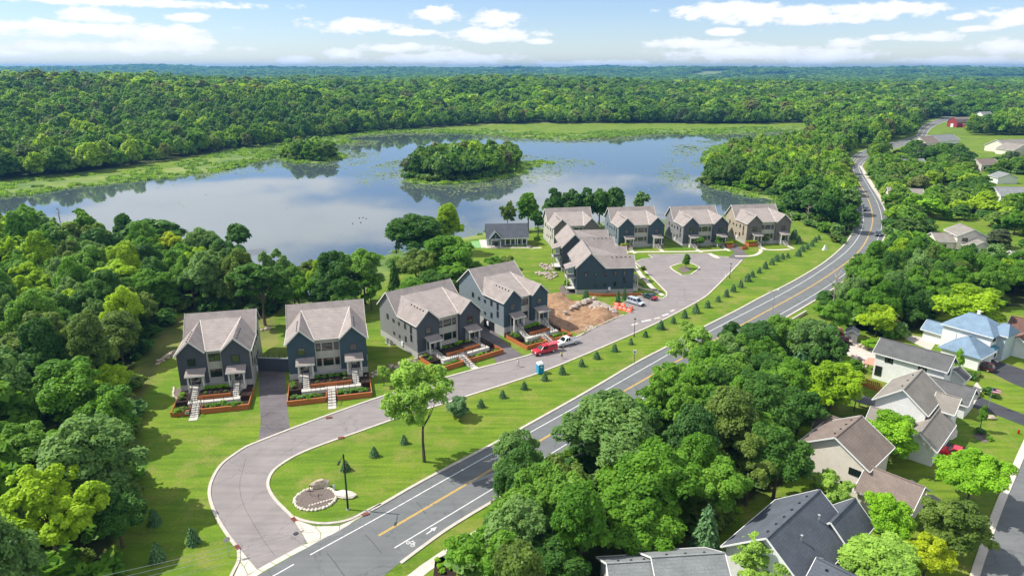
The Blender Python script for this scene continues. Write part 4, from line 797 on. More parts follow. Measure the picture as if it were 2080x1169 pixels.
rocks('stone_edging','pale stone edging round the bed left of the first townhouse','stone edging',P2((354,786),(352,803),(361,812),(375,816),(386,815)),.22,9,m='whitestone')
heap('stone_terrace','pinkish stone rows beside the porch of the blue corner townhouse, upper','stone bank',P2((1090,543),(1100,537),(1135,541),(1136,548),(1110,549)),46,.5,10); heap('stone_terrace','pinkish stone rows beside the porch of the blue corner townhouse, lower','stone bank',P2((1086,556),(1100,552),(1130,554),(1135,562),(1112,569),(1100,564)),56,.5,11)
rocks('stone_bank','short line of pale rocks at the back of the raised lawn','stone bank',P2((528,672),(545,668),(552,665)),.5,12)
# ---- the second group
J1=townhouse('blue townhouse showing its long side wall by the turning area, nearest of the stack',GR2,tuple(local(thing('tmp','','',(33.9,182.2,0),R(93.8)),0,0).to_2d()),93.8,15,5.2,'navy','navy',ground_floor=1.3,eave=7.9,D=16,ye=8.4,yr=12.2,rise=3.2,side_win=(True,False),back_porch=True)
bpy.data.objects.remove(bpy.data.objects['tmp'])
J2=townhouse('charcoal townhouse whose roof rises directly behind the blue corner townhouse',GR2,(31.4,204.4),94,14.5,5.1,'charcoal','charcoal',ground_floor=1.3,eave=7.9,D=16,ye=8.4,yr=12.2,rise=3.2,side_win=(True,False),back_porch=True)
J3=townhouse('charcoal townhouse with pale side wall at the back of the stack by the lake',GR2,org((1124,463),8,10),10,16,5.4,'taupe','beige',ground_floor=1.3,eave=7.9,side_win=(True,False))
NN=townhouse('blue townhouse of the back row, leftmost of three facing the turning area',GR2,org((1256,461),8,9),9,16.6,5.6,'navy','blue_sunside',ground_floor=1.1,eave=7.9,side_win=(True,False))
OO=townhouse('charcoal townhouse of the back row, middle of three facing the turning area',GR2,org((1388,459),8,9),9,16.6,5.6,'charcoal','grey_and_sunside',ground_floor=1.1,eave=7.9,side_win=(True,False))
PP=townhouse('taupe townhouse of the back row, rightmost of three facing the turning area',GR2,org((1518,455),8,9),9,16.6,5.6,'taupe','sand',ground_floor=1.1,eave=7.9,side_win=(True,False))
for H_,lb in((NN,'leftmost blue townhouse of the back row'),(OO,'middle charcoal townhouse of the back row'),(PP,'rightmost taupe townhouse of the back row')):
    T_=thing('entrance_stairs',f'concrete entrance stairs of the {lb}','stairs',tuple(H_.location),H_.rotation_euler.z,'entrance stairs of the back row')
    for x in(5.6*.62,16.6-2.8): stairs(T_,x,-1.9,1.1,-4.4,.1); part('path_slab',MB().box(x-.6,-8.2,0,x+.6,-4.4,.06),'walk',T_)
for H_,lb in((J1,'blue corner townhouse'),(J2,'charcoal townhouse behind the corner one')):
    T_=thing('entrance_stairs',f'concrete entrance stairs of the {lb} facing the turning area','stairs',tuple(H_.location),H_.rotation_euler.z)
    for x in(3.2,12): stairs(T_,x,-1.9,1.3,-4.0,.1)
def planter(px_,a,wd,dp,h,lb,col=None):
    g=G(*px_); t=thing('timber_planter',lb,'planter',g,R(a)); 
    for nm,b in(('timber_wall',(-wd/2,-dp/2,0,wd/2,-dp/2+.15,h)),('timber_wall',(-wd/2,dp/2-.15,0,wd/2,dp/2,h)),('timber_wall',(-wd/2,-dp/2+.16,0,-wd/2+.15,dp/2-.16,h)),('timber_wall',(wd/2-.15,-dp/2+.16,0,wd/2,dp/2-.16,h))): part(nm,MB().box(*b),'cedar',t)
    part('mulch',MB().box(-wd/2+.16,-dp/2+.16,0,wd/2-.16,dp/2-.16,h-.1),'mulch',t)
    if col:
        for i in range(4): p=local(t,-wd/2+wd*(i+.5)/4,0); shrub(p.x,p.y,col,1.0,.75,'bright shrub in the '+lb.replace('orange timber ','')+f', {ordinal(i+1)} from left','golden shrubs in the back row planters',h-.15)
    return t
planter((1479,501),9,2.6,3.4,1.2,'orange timber planter right of the charcoal back-row house','bright yellow'); planter((1526,499),9,3.6,3.0,1.3,'orange timber planter left of the taupe back-row house','bright yellow'); planter((1512,506),30,2.8,.6,1.0,'low orange timber wall by the back-row driveway'); planter((1270,505),9,2.6,2.4,1.2,'orange timber planter behind the blue corner roof','bright yellow')
wl=thing('timber_edging','long orange timber edging along the side of the blue corner townhouse','edging',local(J1,-1.6,-2)); 
a_,b_,c_=local(J1,-2.6,-1.8),local(J1,-2.6,9.5),local(J1,-1.2,13)
for u,v in((a_,b_),(b_,c_)): MB().beam(u-wl.location+Vector((0,0,.4)),v-wl.location+Vector((0,0,.4)),.16,.8).build('timber_wall',M['cedar'],wl)
# ---- lakeside clubhouse
K=thing('clubhouse','small clubhouse with dark slate roof and verandah by the lake','clubhouse',tuple(G(990,502)),R(5)); W=14.2
part('foundation',MB().box(-.1,-.1,-.5,W+.1,9.1,.3),'found',K); part('wall',MB().box(0,1.6,.3,W,9,3.6),'club',K); part('gable',MB().ex([(1.0,3.55),(9,3.55),(4.8,6.9)],'x',.1,W-.1),'club',K)
part('roof',MB().slab([(-.5,-.6,3.2),(W+.5,-.6,3.2),(W+.5,4.8,7.4),(-.5,4.8,7.4)],.18).slab([(-.5,4.8,7.4),(W+.5,4.8,7.4),(W+.5,9.8,3.4),(-.5,9.8,3.4)],.18),'roof_dark',K)
mb=MB(); mb.slab([(.6,-1.6,3.3),(2.9,-1.6,6.0),(2.9,3.2,6.0),(.6,.4,3.9)],.15).slab([(2.9,-1.6,6.0),(5.2,-1.6,3.3),(5.2,.4,3.9),(2.9,3.2,6.0)],.15); part('porch_gable_roof',mb,'roof_dark',K)
part('porch_gable',MB().ex([(1.1,3.3),(4.7,3.3),(2.9,5.5)],'y',-1.3,-1.1),'navy',K); mb=MB(); mb.beam((.5,-1.64,3.25),(2.9,-1.64,5.95),.07,.28).beam((2.9,-1.64,5.95),(5.3,-1.64,3.25),.07,.28).box(1.1,-1.4,3.15,4.7,-1.32,3.35).box(2.84,-1.4,3.35,2.96,-1.32,4.6); part('porch_truss',mb,'white',K)
part('canopy',MB().slab([(1.2,-2.2,2.9),(4.6,-2.2,2.9),(4.6,-1.2,3.3),(1.2,-1.2,3.3)],.12),'roof_grey',K)
for x in(.3,1.3,4.5,6.3,8.2,9.8,10.6,12.3,13.9): MB().box(x-.14,-.35 if x>5 or x<1 else -1.7,.3,x+.14,-.07 if x>5 or x<1 else -1.42,3.15).build('column',M['white'],K)
for x in(7,9,11,13): window(K,x,1.6,.9,1.5,1.8)
window(K,2.9,1.6,.35,1.6,2.3,mull=1,name='door'); part('fascia',MB().box(-.5,-.66,2.98,W+.5,-.6,3.2),'white',K); part('floor_slab',MB().box(-.2,-1.9,.0,W+.2,-.12,.28),'walk',K)
for x in(11.6,12.5): MB().tube([(x,2.4,5.3),(x,2.4,6.3)],.07).build('vent_pipe',M['chrome'],K)
for i in range(8):
    p=local(K,6.2+i*1.0,-1.0); shrub(p.x,p.y,rnd.choice(('green','olive','dark green','grey-green')),rnd.uniform(.7,1.2),.6,f'low shrub along the clubhouse verandah, {ordinal(i+1)} from the left','shrubs along the clubhouse verandah',.05)
# ---------------------------------------------------------------- single houses on the right
def block(Hs,x0,x1,y0,y1,eave,rise,axis,wallm,roofm,o=.5,hip=0,z0=-.3,vents=0):
    "walls plus a gabled (or hipped) roof; axis = direction of the ridge"
    part('wall',MB().box(x0,y0,z0,x1,y1,eave-.05),wallm,Hs)
    if axis=='x':
        ym=(y0+y1)/2; zr=eave+rise; sl=rise/((y1-y0)/2); ze=eave-o*sl; h=hip
        A1=[(x0-o,y0-o,ze),(x1+o,y0-o,ze),(x1+o-h,ym,zr),(x0-o+h,ym,zr)]; A2=[(x1+o,y1+o,ze),(x0-o,y1+o,ze),(x0-o+h,ym,zr),(x1+o-h,ym,zr)]
        mb=MB().slab(A1,.16).slab(A2,.16)
        if h: mb.slab([(x0-o,y1+o,ze),(x0-o,y0-o,ze),(x0-o+h,ym,zr)],.16).slab([(x1+o,y0-o,ze),(x1+o,y1+o,ze),(x1+o-h,ym,zr)],.16)
        else: part('gable',MB().ex([(y0,eave-.08),(y1,eave-.08),(ym,zr-.2)],'x',x0+.005,x1-.005),wallm,Hs)
        ed=[((x0-o-.03,y0-o,ze-.06),(x0-o-.03,ym,zr-.06)),((x0-o-.03,ym,zr-.06),(x0-o-.03,y1+o,ze-.06)),((x1+o+.03,y0-o,ze-.06),(x1+o+.03,ym,zr-.06)),((x1+o+.03,ym,zr-.06),(x1+o+.03,y1+o,ze-.06))] if not h else []
        ed+=[((x0-o,y0-o-.04,ze-.08),(x1+o,y0-o-.04,ze-.08)),((x0-o,y1+o+.04,ze-.08),(x1+o,y1+o+.04,ze-.08))]
        vp=[(x0+(x1-x0)*(i+.7)/(vents+.4) if vents else 0,ym+.7,zr-.7*sl) for i in range(vents)]
        cap=((x0-o+h,ym,zr+.02),(x1+o-h,ym,zr+.02))
    else:
        xm=(x0+x1)/2; zr=eave+rise; sl=rise/((x1-x0)/2); ze=eave-o*sl; h=hip
        mb=MB().slab([(x0-o,y1+o,ze),(x0-o,y0-o,ze),(xm,y0-o+h,zr),(xm,y1+o-h,zr)],.16).slab([(x1+o,y0-o,ze),(x1+o,y1+o,ze),(xm,y1+o-h,zr),(xm,y0-o+h,zr)],.16)
        if h: mb.slab([(x0-o,y0-o,ze),(x1+o,y0-o,ze),(xm,y0-o+h,zr)],.16).slab([(x1+o,y1+o,ze),(x0-o,y1+o,ze),(xm,y1+o-h,zr)],.16)
        else: part('gable',MB().ex([(x0,eave-.08),(x1,eave-.08),(xm,zr-.2)],'y',y0+.005,y1-.005),wallm,Hs)
        ed=[((x0-o,y0-o-.03,ze-.06),(xm,y0-o-.03,zr-.06)),((xm,y0-o-.03,zr-.06),(x1+o,y0-o-.03,ze-.06)),((x0-o,y1+o+.03,ze-.06),(xm,y1+o+.03,zr-.06)),((xm,y1+o+.03,zr-.06),(x1+o,y1+o+.03,ze-.06))] if not h else []
        ed+=[((x0-o-.04,y0-o,ze-.08),(x0-o-.04,y1+o,ze-.08)),((x1+o+.04,y0-o,ze-.08),(x1+o+.04,y1+o,ze-.08))]
        vp=[(xm-.7,y0+(y1-y0)*(i+.7)/(vents+.4) if vents else 0,zr-.7*sl) for i in range(vents)]
        cap=((xm,y0-o+h,zr+.02),(xm,y1+o-h,zr+.02))
    part('roof',mb,roofm,Hs); mb=MB()
    for a,b in ed: mb.beam(a,b,.07,.2)
    part('fascia',mb,'white',Hs); part('ridge_cap',MB().beam(*cap,.26,.06),roofm,Hs)
    for v in vp: place('roof_vent',VENT,Hs,v)
def house(lb,px_,z,ang,cat='house'):
    g=G(*px_,z); return thing('house',lb,cat,(g.x,g.y,0),R(ang))
# grey roof, bottom edge: ridge runs left-right
H1=house('house with light grey shingle roof cut by the bottom edge of the photo',(1230,1152),5,5)
H1.location=(11.1,57.6,0); H1.rotation_euler.z=R(5)
block(H1,.3,5.3,.6,9.6,5,2.9,'x','white','roof_grey',vents=3); block(H1,5.3,12.7,.2,9.9,5.2,3.2,'x','white','roof_grey',vents=3)
window(H1,.27,4.5,2.5,1.2,1.6,-R(90),fr='frame'); MB().tube([(8,2.5,6.2),(8,2.5,7.2)],.06).build('vent_pipe',M['metal'],H1)
# slate roof
H2=house('large house with dark slate blue roof near the bottom right',(1490.6,1079),5,43)
block(H2,-2.7,10.2,-10.4,-.6,5,3.9,'x','white','roof_slate',vents=6); block(H2,8.0,14.4,-10.9,-6.1,4.9,2.3,'x','paleblue','roof_slate'); block(H2,-4.2,5.0,-17,-10.45,3.9,3.0,'y','paleblue','roof_slate',vents=4)
for x,y,z in((1.5,-7.6,7.2),(6.5,-7.4,7.4)): MB().tube([(x,y,z-.6),(x,y,z+.7)],.09).build('vent_pipe',M['chrome'],H2); MB().disc((x,y,z+.75),.17,8,'z',.1).build('vent_cap',M['chrome'],H2)
for y in(-9.6,-7.6): window(H2,14.43,y,1.8,1,1.6,R(90))
# brown roof
H3=house('cream-walled house with brown shingle roof',(1625,898),5.5,-47)
block(H3,0,9.8,.4,9.2,5.5,3,'y','cream','roof_brown',vents=4); block(H3,9.85,16.5,-2.2,4.8,3.2,2.2,'x','cream','roof_brown'); block(H3,-1.5,4.5,9.3,13,4.2,1.8,'x','cream','roof_brown')
for x,z,a,b,mu in((1.5,2.2,.55,.9,0),(1.5,.7,.55,.9,0),(4.0,1.6,.55,.9,0),(8.2,3.4,1.7,1.1,1),(7.3,.6,1.7,1.2,1)): window(H3,x,.4,z,a,b,mull=mu)
MB().box(6,7.6,6.6,7,8.6,9.3).build('chimney',M['roof_brown'],H3) if False else None
for x in(.4,2.0): MB().box(x,10.2,5.3,x+.7,11.3,5.45).build('skylight',M['glass'],H3)
# tan roof
H4=house('white-walled house with tan shingle roof and low front wing',(1773,807),6,-44)
block(H4,.4,8.1,.5,10.8,6,3,'y','white','roof_tan',vents=3); block(H4,8.15,10.9,5.6,10.6,5.2,1.7,'x','white','roof_tan'); block(H4,6.6,11.3,-5.8,5.3,3.3,1.9,'y','white','roof_tan'); block(H4,.8,6.5,-3.6,.45,3.3,1.8,'x','white','roof_tan')
for x in(1.8,4.2): window(H4,x,-3.6,1.0,1.1,1.2)
# white house, black roof
H5=house('white house with charcoal grey shingle roof and black shutters',(1778.5,713),6,-46.5)
block(H5,0,12.4,.4,6.2,6,1.9,'x','white','roof_char',vents=5); block(H5,10.5,17.8,-5.6,.35,3.1,2.0,'x','white','roof_char',vents=3); block(H5,11.0,14.5,6.2,8.6,3.0,1.2,'y','white','roof_char')
for x in(2.6,8.6): window(H5,x,.4,4.2,.7,1.2); MB().box(x-.75,.33,4.15,x-.42,.39,5.45).build('shutter',M['frame'],H5); MB().box(x+.42,.33,4.15,x+.75,.39,5.45).build('shutter',M['frame'],H5)
window(H5,1.0,.4,.9,1.3,2.1,name='patio_door')
window(H5,12.44,3.2,4.0,1.1,1.3,R(90)); part('garage_door',MB().box(17.82,-5.1,.05,17.86,-.6,2.3),'trim',H5)
# blue roof
H6=house('two-storey pale house with bright blue shingle roof',(1916,656),6,-55)
block(H6,0,9.6,.4,8.2,6.1,2.5,'x','white','roof_blue',hip=3.6,vents=0); block(H6,3.0,10.4,-6.2,.3,3.2,2.7,'y','white','roof_blue',hip=3.0); block(H6,8.5,11.2,3.4,8.6,6.1,1.6,'x','paleblue','roof_blue',hip=1.2); block(H6,-4.6,-.1,2.2,6.2,3.0,1.5,'x','white','roof_blue')
window(H6,9.63,1.8,4.4,1.3,.9,R(90),mull=1); part('bay_window',MB().box(9.65,.6,.8,10.4,2.8,2.9),'white',H6); window(H6,10.42,1.7,1.1,.8,1.5,R(90)); part('bay_roof',MB().loft([(9.5,.4,2.9),(10.6,.4,2.9),(10.6,3.0,2.9),(9.5,3.0,2.9)],[(9.5,.9,3.6),(9.8,1.1,3.6),(9.8,2.4,3.6),(9.5,2.5,3.6)]),mat('teal metal roof',(.04,.17,.24),.4),H6)
part('garage_door',MB().box(10.42,-5.4,.05,10.47,-.9,2.5),'trim',H6)
for y in(2.6,3.6,4.6,5.6): window(H6,-4.6,y,.8,.6,1.5,-R(90))
MB().box(4.4,4.7,8.0,5.0,5.3,9.3).build('chimney',M['white'],H6); MB().tube([(4.4,-3.6,4.4),(4.4,-3.6,5.8)],.08).build('vent_pipe',M['chrome'],H6)
# partly seen houses
H7=house('house with red brown roof cut by the right edge of the photo',(2043,665),5,-50); block(H7,0,12,.5,9,3.4,3.2,'x','white','roof_red'); block(H7,1.5,5.5,-3,.4,3.2,1.4,'y','white','roof_red')
H8=house('beige split-level house with white garage doors among the eastern trees',(1903,487),4,-8); block(H8,0,7.2,0,8,3.8,1.9,'x','cream','roof_tan'); block(H8,6.2,15.2,-.6,8.6,6.0,2.2,'y','cream','roof_tan'); block(H8,8.2,15.9,-5.4,-.7,3.2,2.0,'y','cream','roof_tan')
window(H8,8.6,-.6,3.9,1.8,1.2); window(H8,2.2,0,1.0,2.4,1.6,mull=1); part('garage_door',MB().box(8.9,-5.46,.05,15.2,-5.41,2.5),'plasticwhite',H8)
H9=house('low house with pale blue roof just below the beige split-level house',(1897,522),3,-8); block(H9,0,12,0,8,3,1.8,'x','white','roof_blue')
H10=house('house corner with white eaves and grey roof at the right edge above the blue roof',(2066,528),3,-10); block(H10,0,12,0,8,3,2,'x','white','roof_grey')
H11=house('long grey roof at the right edge among the eastern trees',(2035,395),4,-6); block(H11,0,24,0,15,3.6,3,'x','white','roof_grey')
H12=house('low white house with grey and brown roof below the red barn',(1905,286),4,22); block(H12,0,26,0,15,4,4,'x','white','roof_grey'); block(H12,-16,0,-2,12,3.4,4,'x','cream','roof_brown')
H13=house('beige house with tan roof at the right edge below the barn',(2045,300),4,15); block(H13,0,34,0,18,4.5,4.5,'x','cream','roof_tan'); block(H13,-10,8,-14,-.1,4,4,'y','cream','roof_tan')
H14=house('small white house corner between the eastern trees',(2028,362),3,-6); block(H14,0,10,0,9,3.5,2.2,'y','white','roof_grey')
for i,(x_,y_,an_,wm_,rm_,lb) in enumerate(((1852,345,10,'white','roof_grey','small white house with grey roof in the clearing east of the road bend'),(1838,412,-20,'cream','roof_tan','small cream house with tan roof among trees above the road bend'),(1998,345,15,'cream','roof_brown','small cream house with brown roof below the tan-roofed eastern house'),(2055,245,10,'white','roof_grey','distant white house at the right edge beyond the barn'))):
    g=G(x_,y_); t=thing('house',lb,'house',(g.x,g.y,0),R(an_)); block(t,-8,6,-5,5,4.2,2.8,'x',wm_,rm_); block(t,1,7,-9,-5.1,3,2,'y',wm_,rm_); window(t,-5,-5,1.3,2,1.4,mull=1); window(t,-1,-5,1.3,1.4,1.4)
# red barn with a gambrel roof
BN=thing('barn','red barn with grey brown gambrel roof beyond the eastern houses','barn',tuple(G(1943,259)),R(18)); w_,l_=15,30
pr=[(0,0),(0,6),(2.6,10.4),(w_/2,12.6),(w_-2.6,10.4),(w_,6),(w_,0)]; part('wall',MB().ex(pr,'x',0,l_),'barnred',BN)
for a,b in zip(pr[1:-2],pr[2:-1]):
    part('roof',MB().slab([(-.5,a[0],a[1]+.25),(l_+.5,a[0],a[1]+.25),(l_+.5,b[0],b[1]+.25),(-.5,b[0],b[1]+.25)],.2),'roof_brown',BN)
BN.scale=(.8,.8,.8); part('door',MB().box(-.06,5.5,0,-.01,9.5,4.5),'white',BN); part('lean_to',MB().box(8,-5,0,16,-.05,3.6),'barnred',BN); part('lean_to_roof',MB().slab([(7.6,-5.4,3.5),(16.4,-5.4,3.5),(16.4,0,5),(7.6,0,5)],.2),'roof_brown',BN)
H15=house('tall white farmhouse behind the red barn',(1995,248),0,20); block(H15,0,16,0,11,8,3.6,'x','white','roof_grey')
for i,(x_,y_,w_,lb) in enumerate(((1255,150,40,'far white farm building near the horizon, left'),(1333,158,34,'far white farm building near the horizon, right'),(1680,205,30,'white farm building among trees beyond the peninsula'),(1935,205,60,'pale long shed beyond the farmhouse'),(2030,180,50,'far house roofs near the right horizon'))):
    g=G(x_,y_,12); z_=float(hgt(g.x,g.y)); t=thing('farm_building',lb,'farm building',(g.x,g.y,z_),R(20)); block(t,0,w_*.7,0,14,14,5,'x','white','roof_grey')
EXPL=[]  # (x,y,r) of the trees set one by one, so the woods leave them room
def TT(*a,**k):
    t=T(*a,**k); EXPL.append((t.location.x,t.location.y,a[2]/2*proj(t.location)[2]/FPX)); return t
# garden trees on the right
TT(1805,880,128,8.5,'round','bright green','round bright green tree between the tan-roofed house and the brown-roofed house',.22)
TT(1978,962,155,9,'round','bright green','wide open-branched bright green tree hiding the red pickup',.2)
TT(1803,1052,112,8.5,'round','bright green','rounded bright green tree in the mulch ring in front of the slate-roofed house',.25)
TT(1937,1060,150,8,'round','olive','olive brown airy tree beside the side street kerb',.15)
TT(1886,1128,112,6.5,'dome','bright yellow','golden yellow domed tree near the bottom right corner')
TT(1795,1150,190,7.5,'round','pale green','pale green feathery tree at the bottom edge left of the golden tree')
TT(1545,1140,150,8,'airy','pale green','pale green feathery birch between the grey roof and the slate roof')
TT(1690,990,105,6,'airy','pale green','airy pale birch in front of the cream wall of the brown-roofed house',.1)
TT(1582,925,140,12,'round','dark green','dark green tree left of the cream wall of the brown-roofed house')
TT(1692,785,135,10,'round','yellow-green','big yellow green tree left of the orange fence')
TT(1624,745,80,9,'spruce','blue-green','dark conifer at the left edge of the back garden lawn')
TT(1681,697,64,8,'spruce','blue-green','tall green fir in the garden in front of the grey shed',zc=.45)
TT(1706,702,50,5,'oval','purple','small dark purple tree next to the garden fir')
TT(1785,645,80,7.5,'round','yellow-green','rounded yellow green tree behind the grey shed',.1)
TT(1965,622,150,12,'round','yellow-green','wide yellow green tree behind the blue-roofed house')
TT(1768,697,38,2.6,'dome','bright green','broad bright green bush beside the black-roofed white house',0,cat='shrub',name='shrub')
TT(1996,847,26,4.6,'tall','green','slim young tree in the round bed on the front lawn',.3)
TT(1948,731,30,4.2,'tall','bright green','pointed yellow green arborvitae at the garage of the blue-roofed house',0)
TT(1735,738,36,2.5,'dome','green','dark rounded bush in the garden left of the red canopy',0,cat='shrub',name='shrub')
TT(1700,640,70,9,'oval','green','green tree behind the rock garden')
# roadside woods, big crowns
for a in ((1045,935,135,11,'airy','grey-green','grey green airy tree at the left tip of the roadside woods over the road'),(1110,1000,175,13,'dome','green','broad green tree at the kerb of the main road, second from the lane arrow'),
 (1245,890,240,16,'willow','grey-green','great drooping willow in the middle of the roadside woods'),(1310,975,215,14,'dome','green','large rounded green tree right of the drooping willow'),
 (1180,1075,165,13,'oval','green','tall green tree above the grey roof at the bottom edge'),(1300,1060,170,10,'round','green','rounded green tree right above the grey roof'),
 (1405,905,150,14,'oval','dark green','tall dark tree right of the great willow'),(1480,858,150,13,'oval','olive','olive green tree in the roadside woods left of the cream-walled house'),
 (1395,800,150,12,'airy','green','open green tree overhanging the road below the grey street light'),(1404,702,110,11,'airy','pale green','light green airy tree standing by the road above the roadside woods'),
 (1490,765,140,11,'dome','green','rounded green tree in the roadside woods above the olive one'),(1540,705,150,11,'oval','dark green','dark green tree at the upper tip of the roadside woods'),
 (1560,805,140,11,'round','dark green','round dark tree in the right half of the roadside woods'),(1455,990,140,12,'round','green','green tree left of the slate-roofed house'),
 (1525,945,120,11,'loose','olive','brownish olive tree above the slate-roofed house'),(1436,1075,85,9,'spruce','blue-green','blue green spruce between the grey roof and the slate roof'),
 (1055,1085,150,11,'round','grey-green','grey green tree at the road edge of the bottom woods'),(1000,1125,120,7,'dome','green','low green tree at the bottom left tip of the roadside woods'),
 (1120,1150,150,8,'round','dark green','dark tree at the bottom edge left of the grey roof'),(1625,830,110,10,'dome','dark green','dark tree between the roadside woods and the tan-roofed house'),
 (1485,690,70,9,'oval','dark green','small dark tree against the road under the street light')): TT(*a)
# the lone verge tree
vt=G(862,937); dep=proj(vt)[2]
t=tree(vt.x,vt.y,'airy','pale green',17.5,165/2*dep/FPX,.3,None,'lone tall tree with a straight bare trunk on the verge between the two roads',None,False); EXPL.append((vt.x,vt.y,4))
tree(*G(929,848).to_2d(),'round','blue-green',4,2.6,.1,None,'wide dark bush beside the lone tall verge tree',None,False)
# behind the first row of townhouses and by the lake
for a in ((530,585,135,16,'loose','dark green','tall open tree with a thick trunk between the first two townhouses',.35),(595,580,75,11,'oval','green','green tree behind the second townhouse, just right of the thick-trunked tree'),
 (675,558,100,15,'round','dark green','dark open tree by the lake behind the second townhouse',.2),(737,552,92,15,'round','green','open green tree by the lake right of the second townhouse',.22),(645,560,60,10,'oval','yellow-green','small yellow green tree between the two dark lakeside trees'),
 (850,478,135,16,'round','dark green','dark rounded lakeside tree left of the clubhouse'),(912,458,72,16,'oval','yellow-green','tall yellow green tree at the lake just left of the clubhouse'),(803,470,48,12,'loose','dark green','small dark tree leaning over the lake left of the rounded lakeside tree'),
 (905,522,130,14,'round','green','green tree behind the third townhouse near the clubhouse lawn'),(845,538,95,12,'round','olive','olive tree in front of the dark lakeside tree'),(800,555,34,10,'spruce','dark green','narrow conifer on the bright bank behind the third townhouse'),
 (880,575,80,8,'round','dark green','dark tree right behind the roof of the third townhouse'),(960,545,60,6,'dome','green','low green thicket tree right of the clubhouse lawn edge'),(1003,532,42,5,'dome','green','bushy tree in front of the clubhouse, left one of two'),(1032,528,40,5,'dome','olive','bushy reddish green tree in front of the clubhouse, right one of two'),
 (1031,432,44,12,'airy','olive','thin yellowish tree behind the clubhouse at the lake'),(1073,425,56,14,'oval','green','tall bright green tree behind the right end of the clubhouse'),(1093,448,40,10,'loose','dark green','dark tree on the shore between clubhouse and townhouses'),
 (1306,402,38,11,'airy','grey-green','thin grey green tree standing alone behind the blue townhouse at the lake'),(160,432,34,8,'loose','green','forked green tree standing out against the lake at the far left')): TT(*a)
for i,(x_,w_) in enumerate(((1126,56),(1158,54),(1190,48),(1218,56),(1247,62))): TT(x_,416,w_,15,'round' if i%2 else 'oval','dark green',f'dark lakeside tree behind the townhouses, {ordinal(i+1)} of five from the left')
# left woods, the ones that stand out
for a in ((95,1040,215,15,'loose','yellow-green','bright yellow green tree in the bottom left corner'),(190,930,215,15,'round','grey-green','large grey green tree at the lawn edge left of the lane bend'),(235,1040,120,9,'round','dark green','dark tree on the lawn edge right of the bright corner tree'),
 (230,565,115,13,'round','yellow-green','large yellow green tree in the middle of the left woods'),(340,500,75,12,'round','bright yellow','bright yellow green tree near the lake end of the left woods'),(305,478,130,13,'dome','dark green','broad dark oak beside the bright yellow tree near the lake'),
 (60,590,110,12,'loose','yellow-green','pale yellow tree near the left edge halfway up the woods'),(130,800,170,14,'round','green','green tree by the bend of the lawn path in the left woods'),(225,770,80,8,'round','yellow-green','yellow green bushy tree at the right edge of the left woods'),
 (90,690,150,14,'dome','olive','olive tree deep in the left woods'),(240,680,120,11,'oval','olive','olive green tree near the upper lawn edge of the left woods'),(455,520,90,13,'dome','dark green','dark tree at the lake above the first townhouse'),(480,470,60,11,'dome','dark green','dark rounded tree at the water above the first townhouse')): TT(*a)
for a in ((605,592,75,10.5,'round','green','rounded tree right behind the roof of the second townhouse, left one'),(655,600,70,9,'oval','dark green','small dark tree right behind the roof of the second townhouse'),(705,596,80,10,'round','dark green','dark lakeside tree above the right gable of the second townhouse'),(752,588,60,9.5,'loose','green','open tree at the left rim of the bright lakeside bank'),(625,545,60,9,'dome','olive','olive lakeside tree behind the second townhouse'),(570,560,60,10,'round','dark green','dark tree right of the thick-trunked tree, at the water'),
 (835,590,80,9,'dome','green','bushy tree behind the left end of the third townhouse roof'),(925,555,80,9,'round','green','green tree behind the fourth townhouse, left of its gable'),(880,540,70,10,'loose','dark green','open dark tree between the third townhouse and the clubhouse'),(965,560,50,6,'dome','dark green','low dark tree at the back corner of the fourth townhouse')): TT(*a)
# dead trees
def dead(px_,h,lb,sd):
    g=G(*px_); q=random.Random(sd); t=thing('dead_tree',lb,'dead tree',(g.x,g.y,float(hgt(g.x,g.y))),q.uniform(0,6)); 
    MB().tube([(0,0,-.1),(.2,.1,h*.35),(0,.3,h*.7),(.3,.2,h)],[.3,.22,.13,.03],7).build('trunk',M['deadwood'],t)
    for i in range(9):
        z0=h*q.uniform(.35,.85); a=i*2.4; l=h*q.uniform(.14,.3); MB().tube([(.1,.2,z0),(math.cos(a)*l*.5,math.sin(a)*l*.5,z0+l*.45),(math.cos(a)*l,math.sin(a)*l,z0+l*q.uniform(.6,1.1))],[.11,.07,.02],5).build('branch',M['deadwood'],t)
dead((1690,636),12,'bare pale dead tree at the edge of the woods right of the road',1); dead((1733,628),9,'second bare pale tree in the woods, right of the taller dead one',2)
dead((205,590),9,'bare grey branches between crowns in the left woods',3); dead((1640,455),9,'bare grey tree among the peninsula trees',4); dead((1603,470),8,'leafless tree on the peninsula nearest the townhouses',5); dead((120,440),6,'bare tree at the lake left of the forked tree',6); dead((1022,352),7,'pale leafless tree at the right end of the island',7)
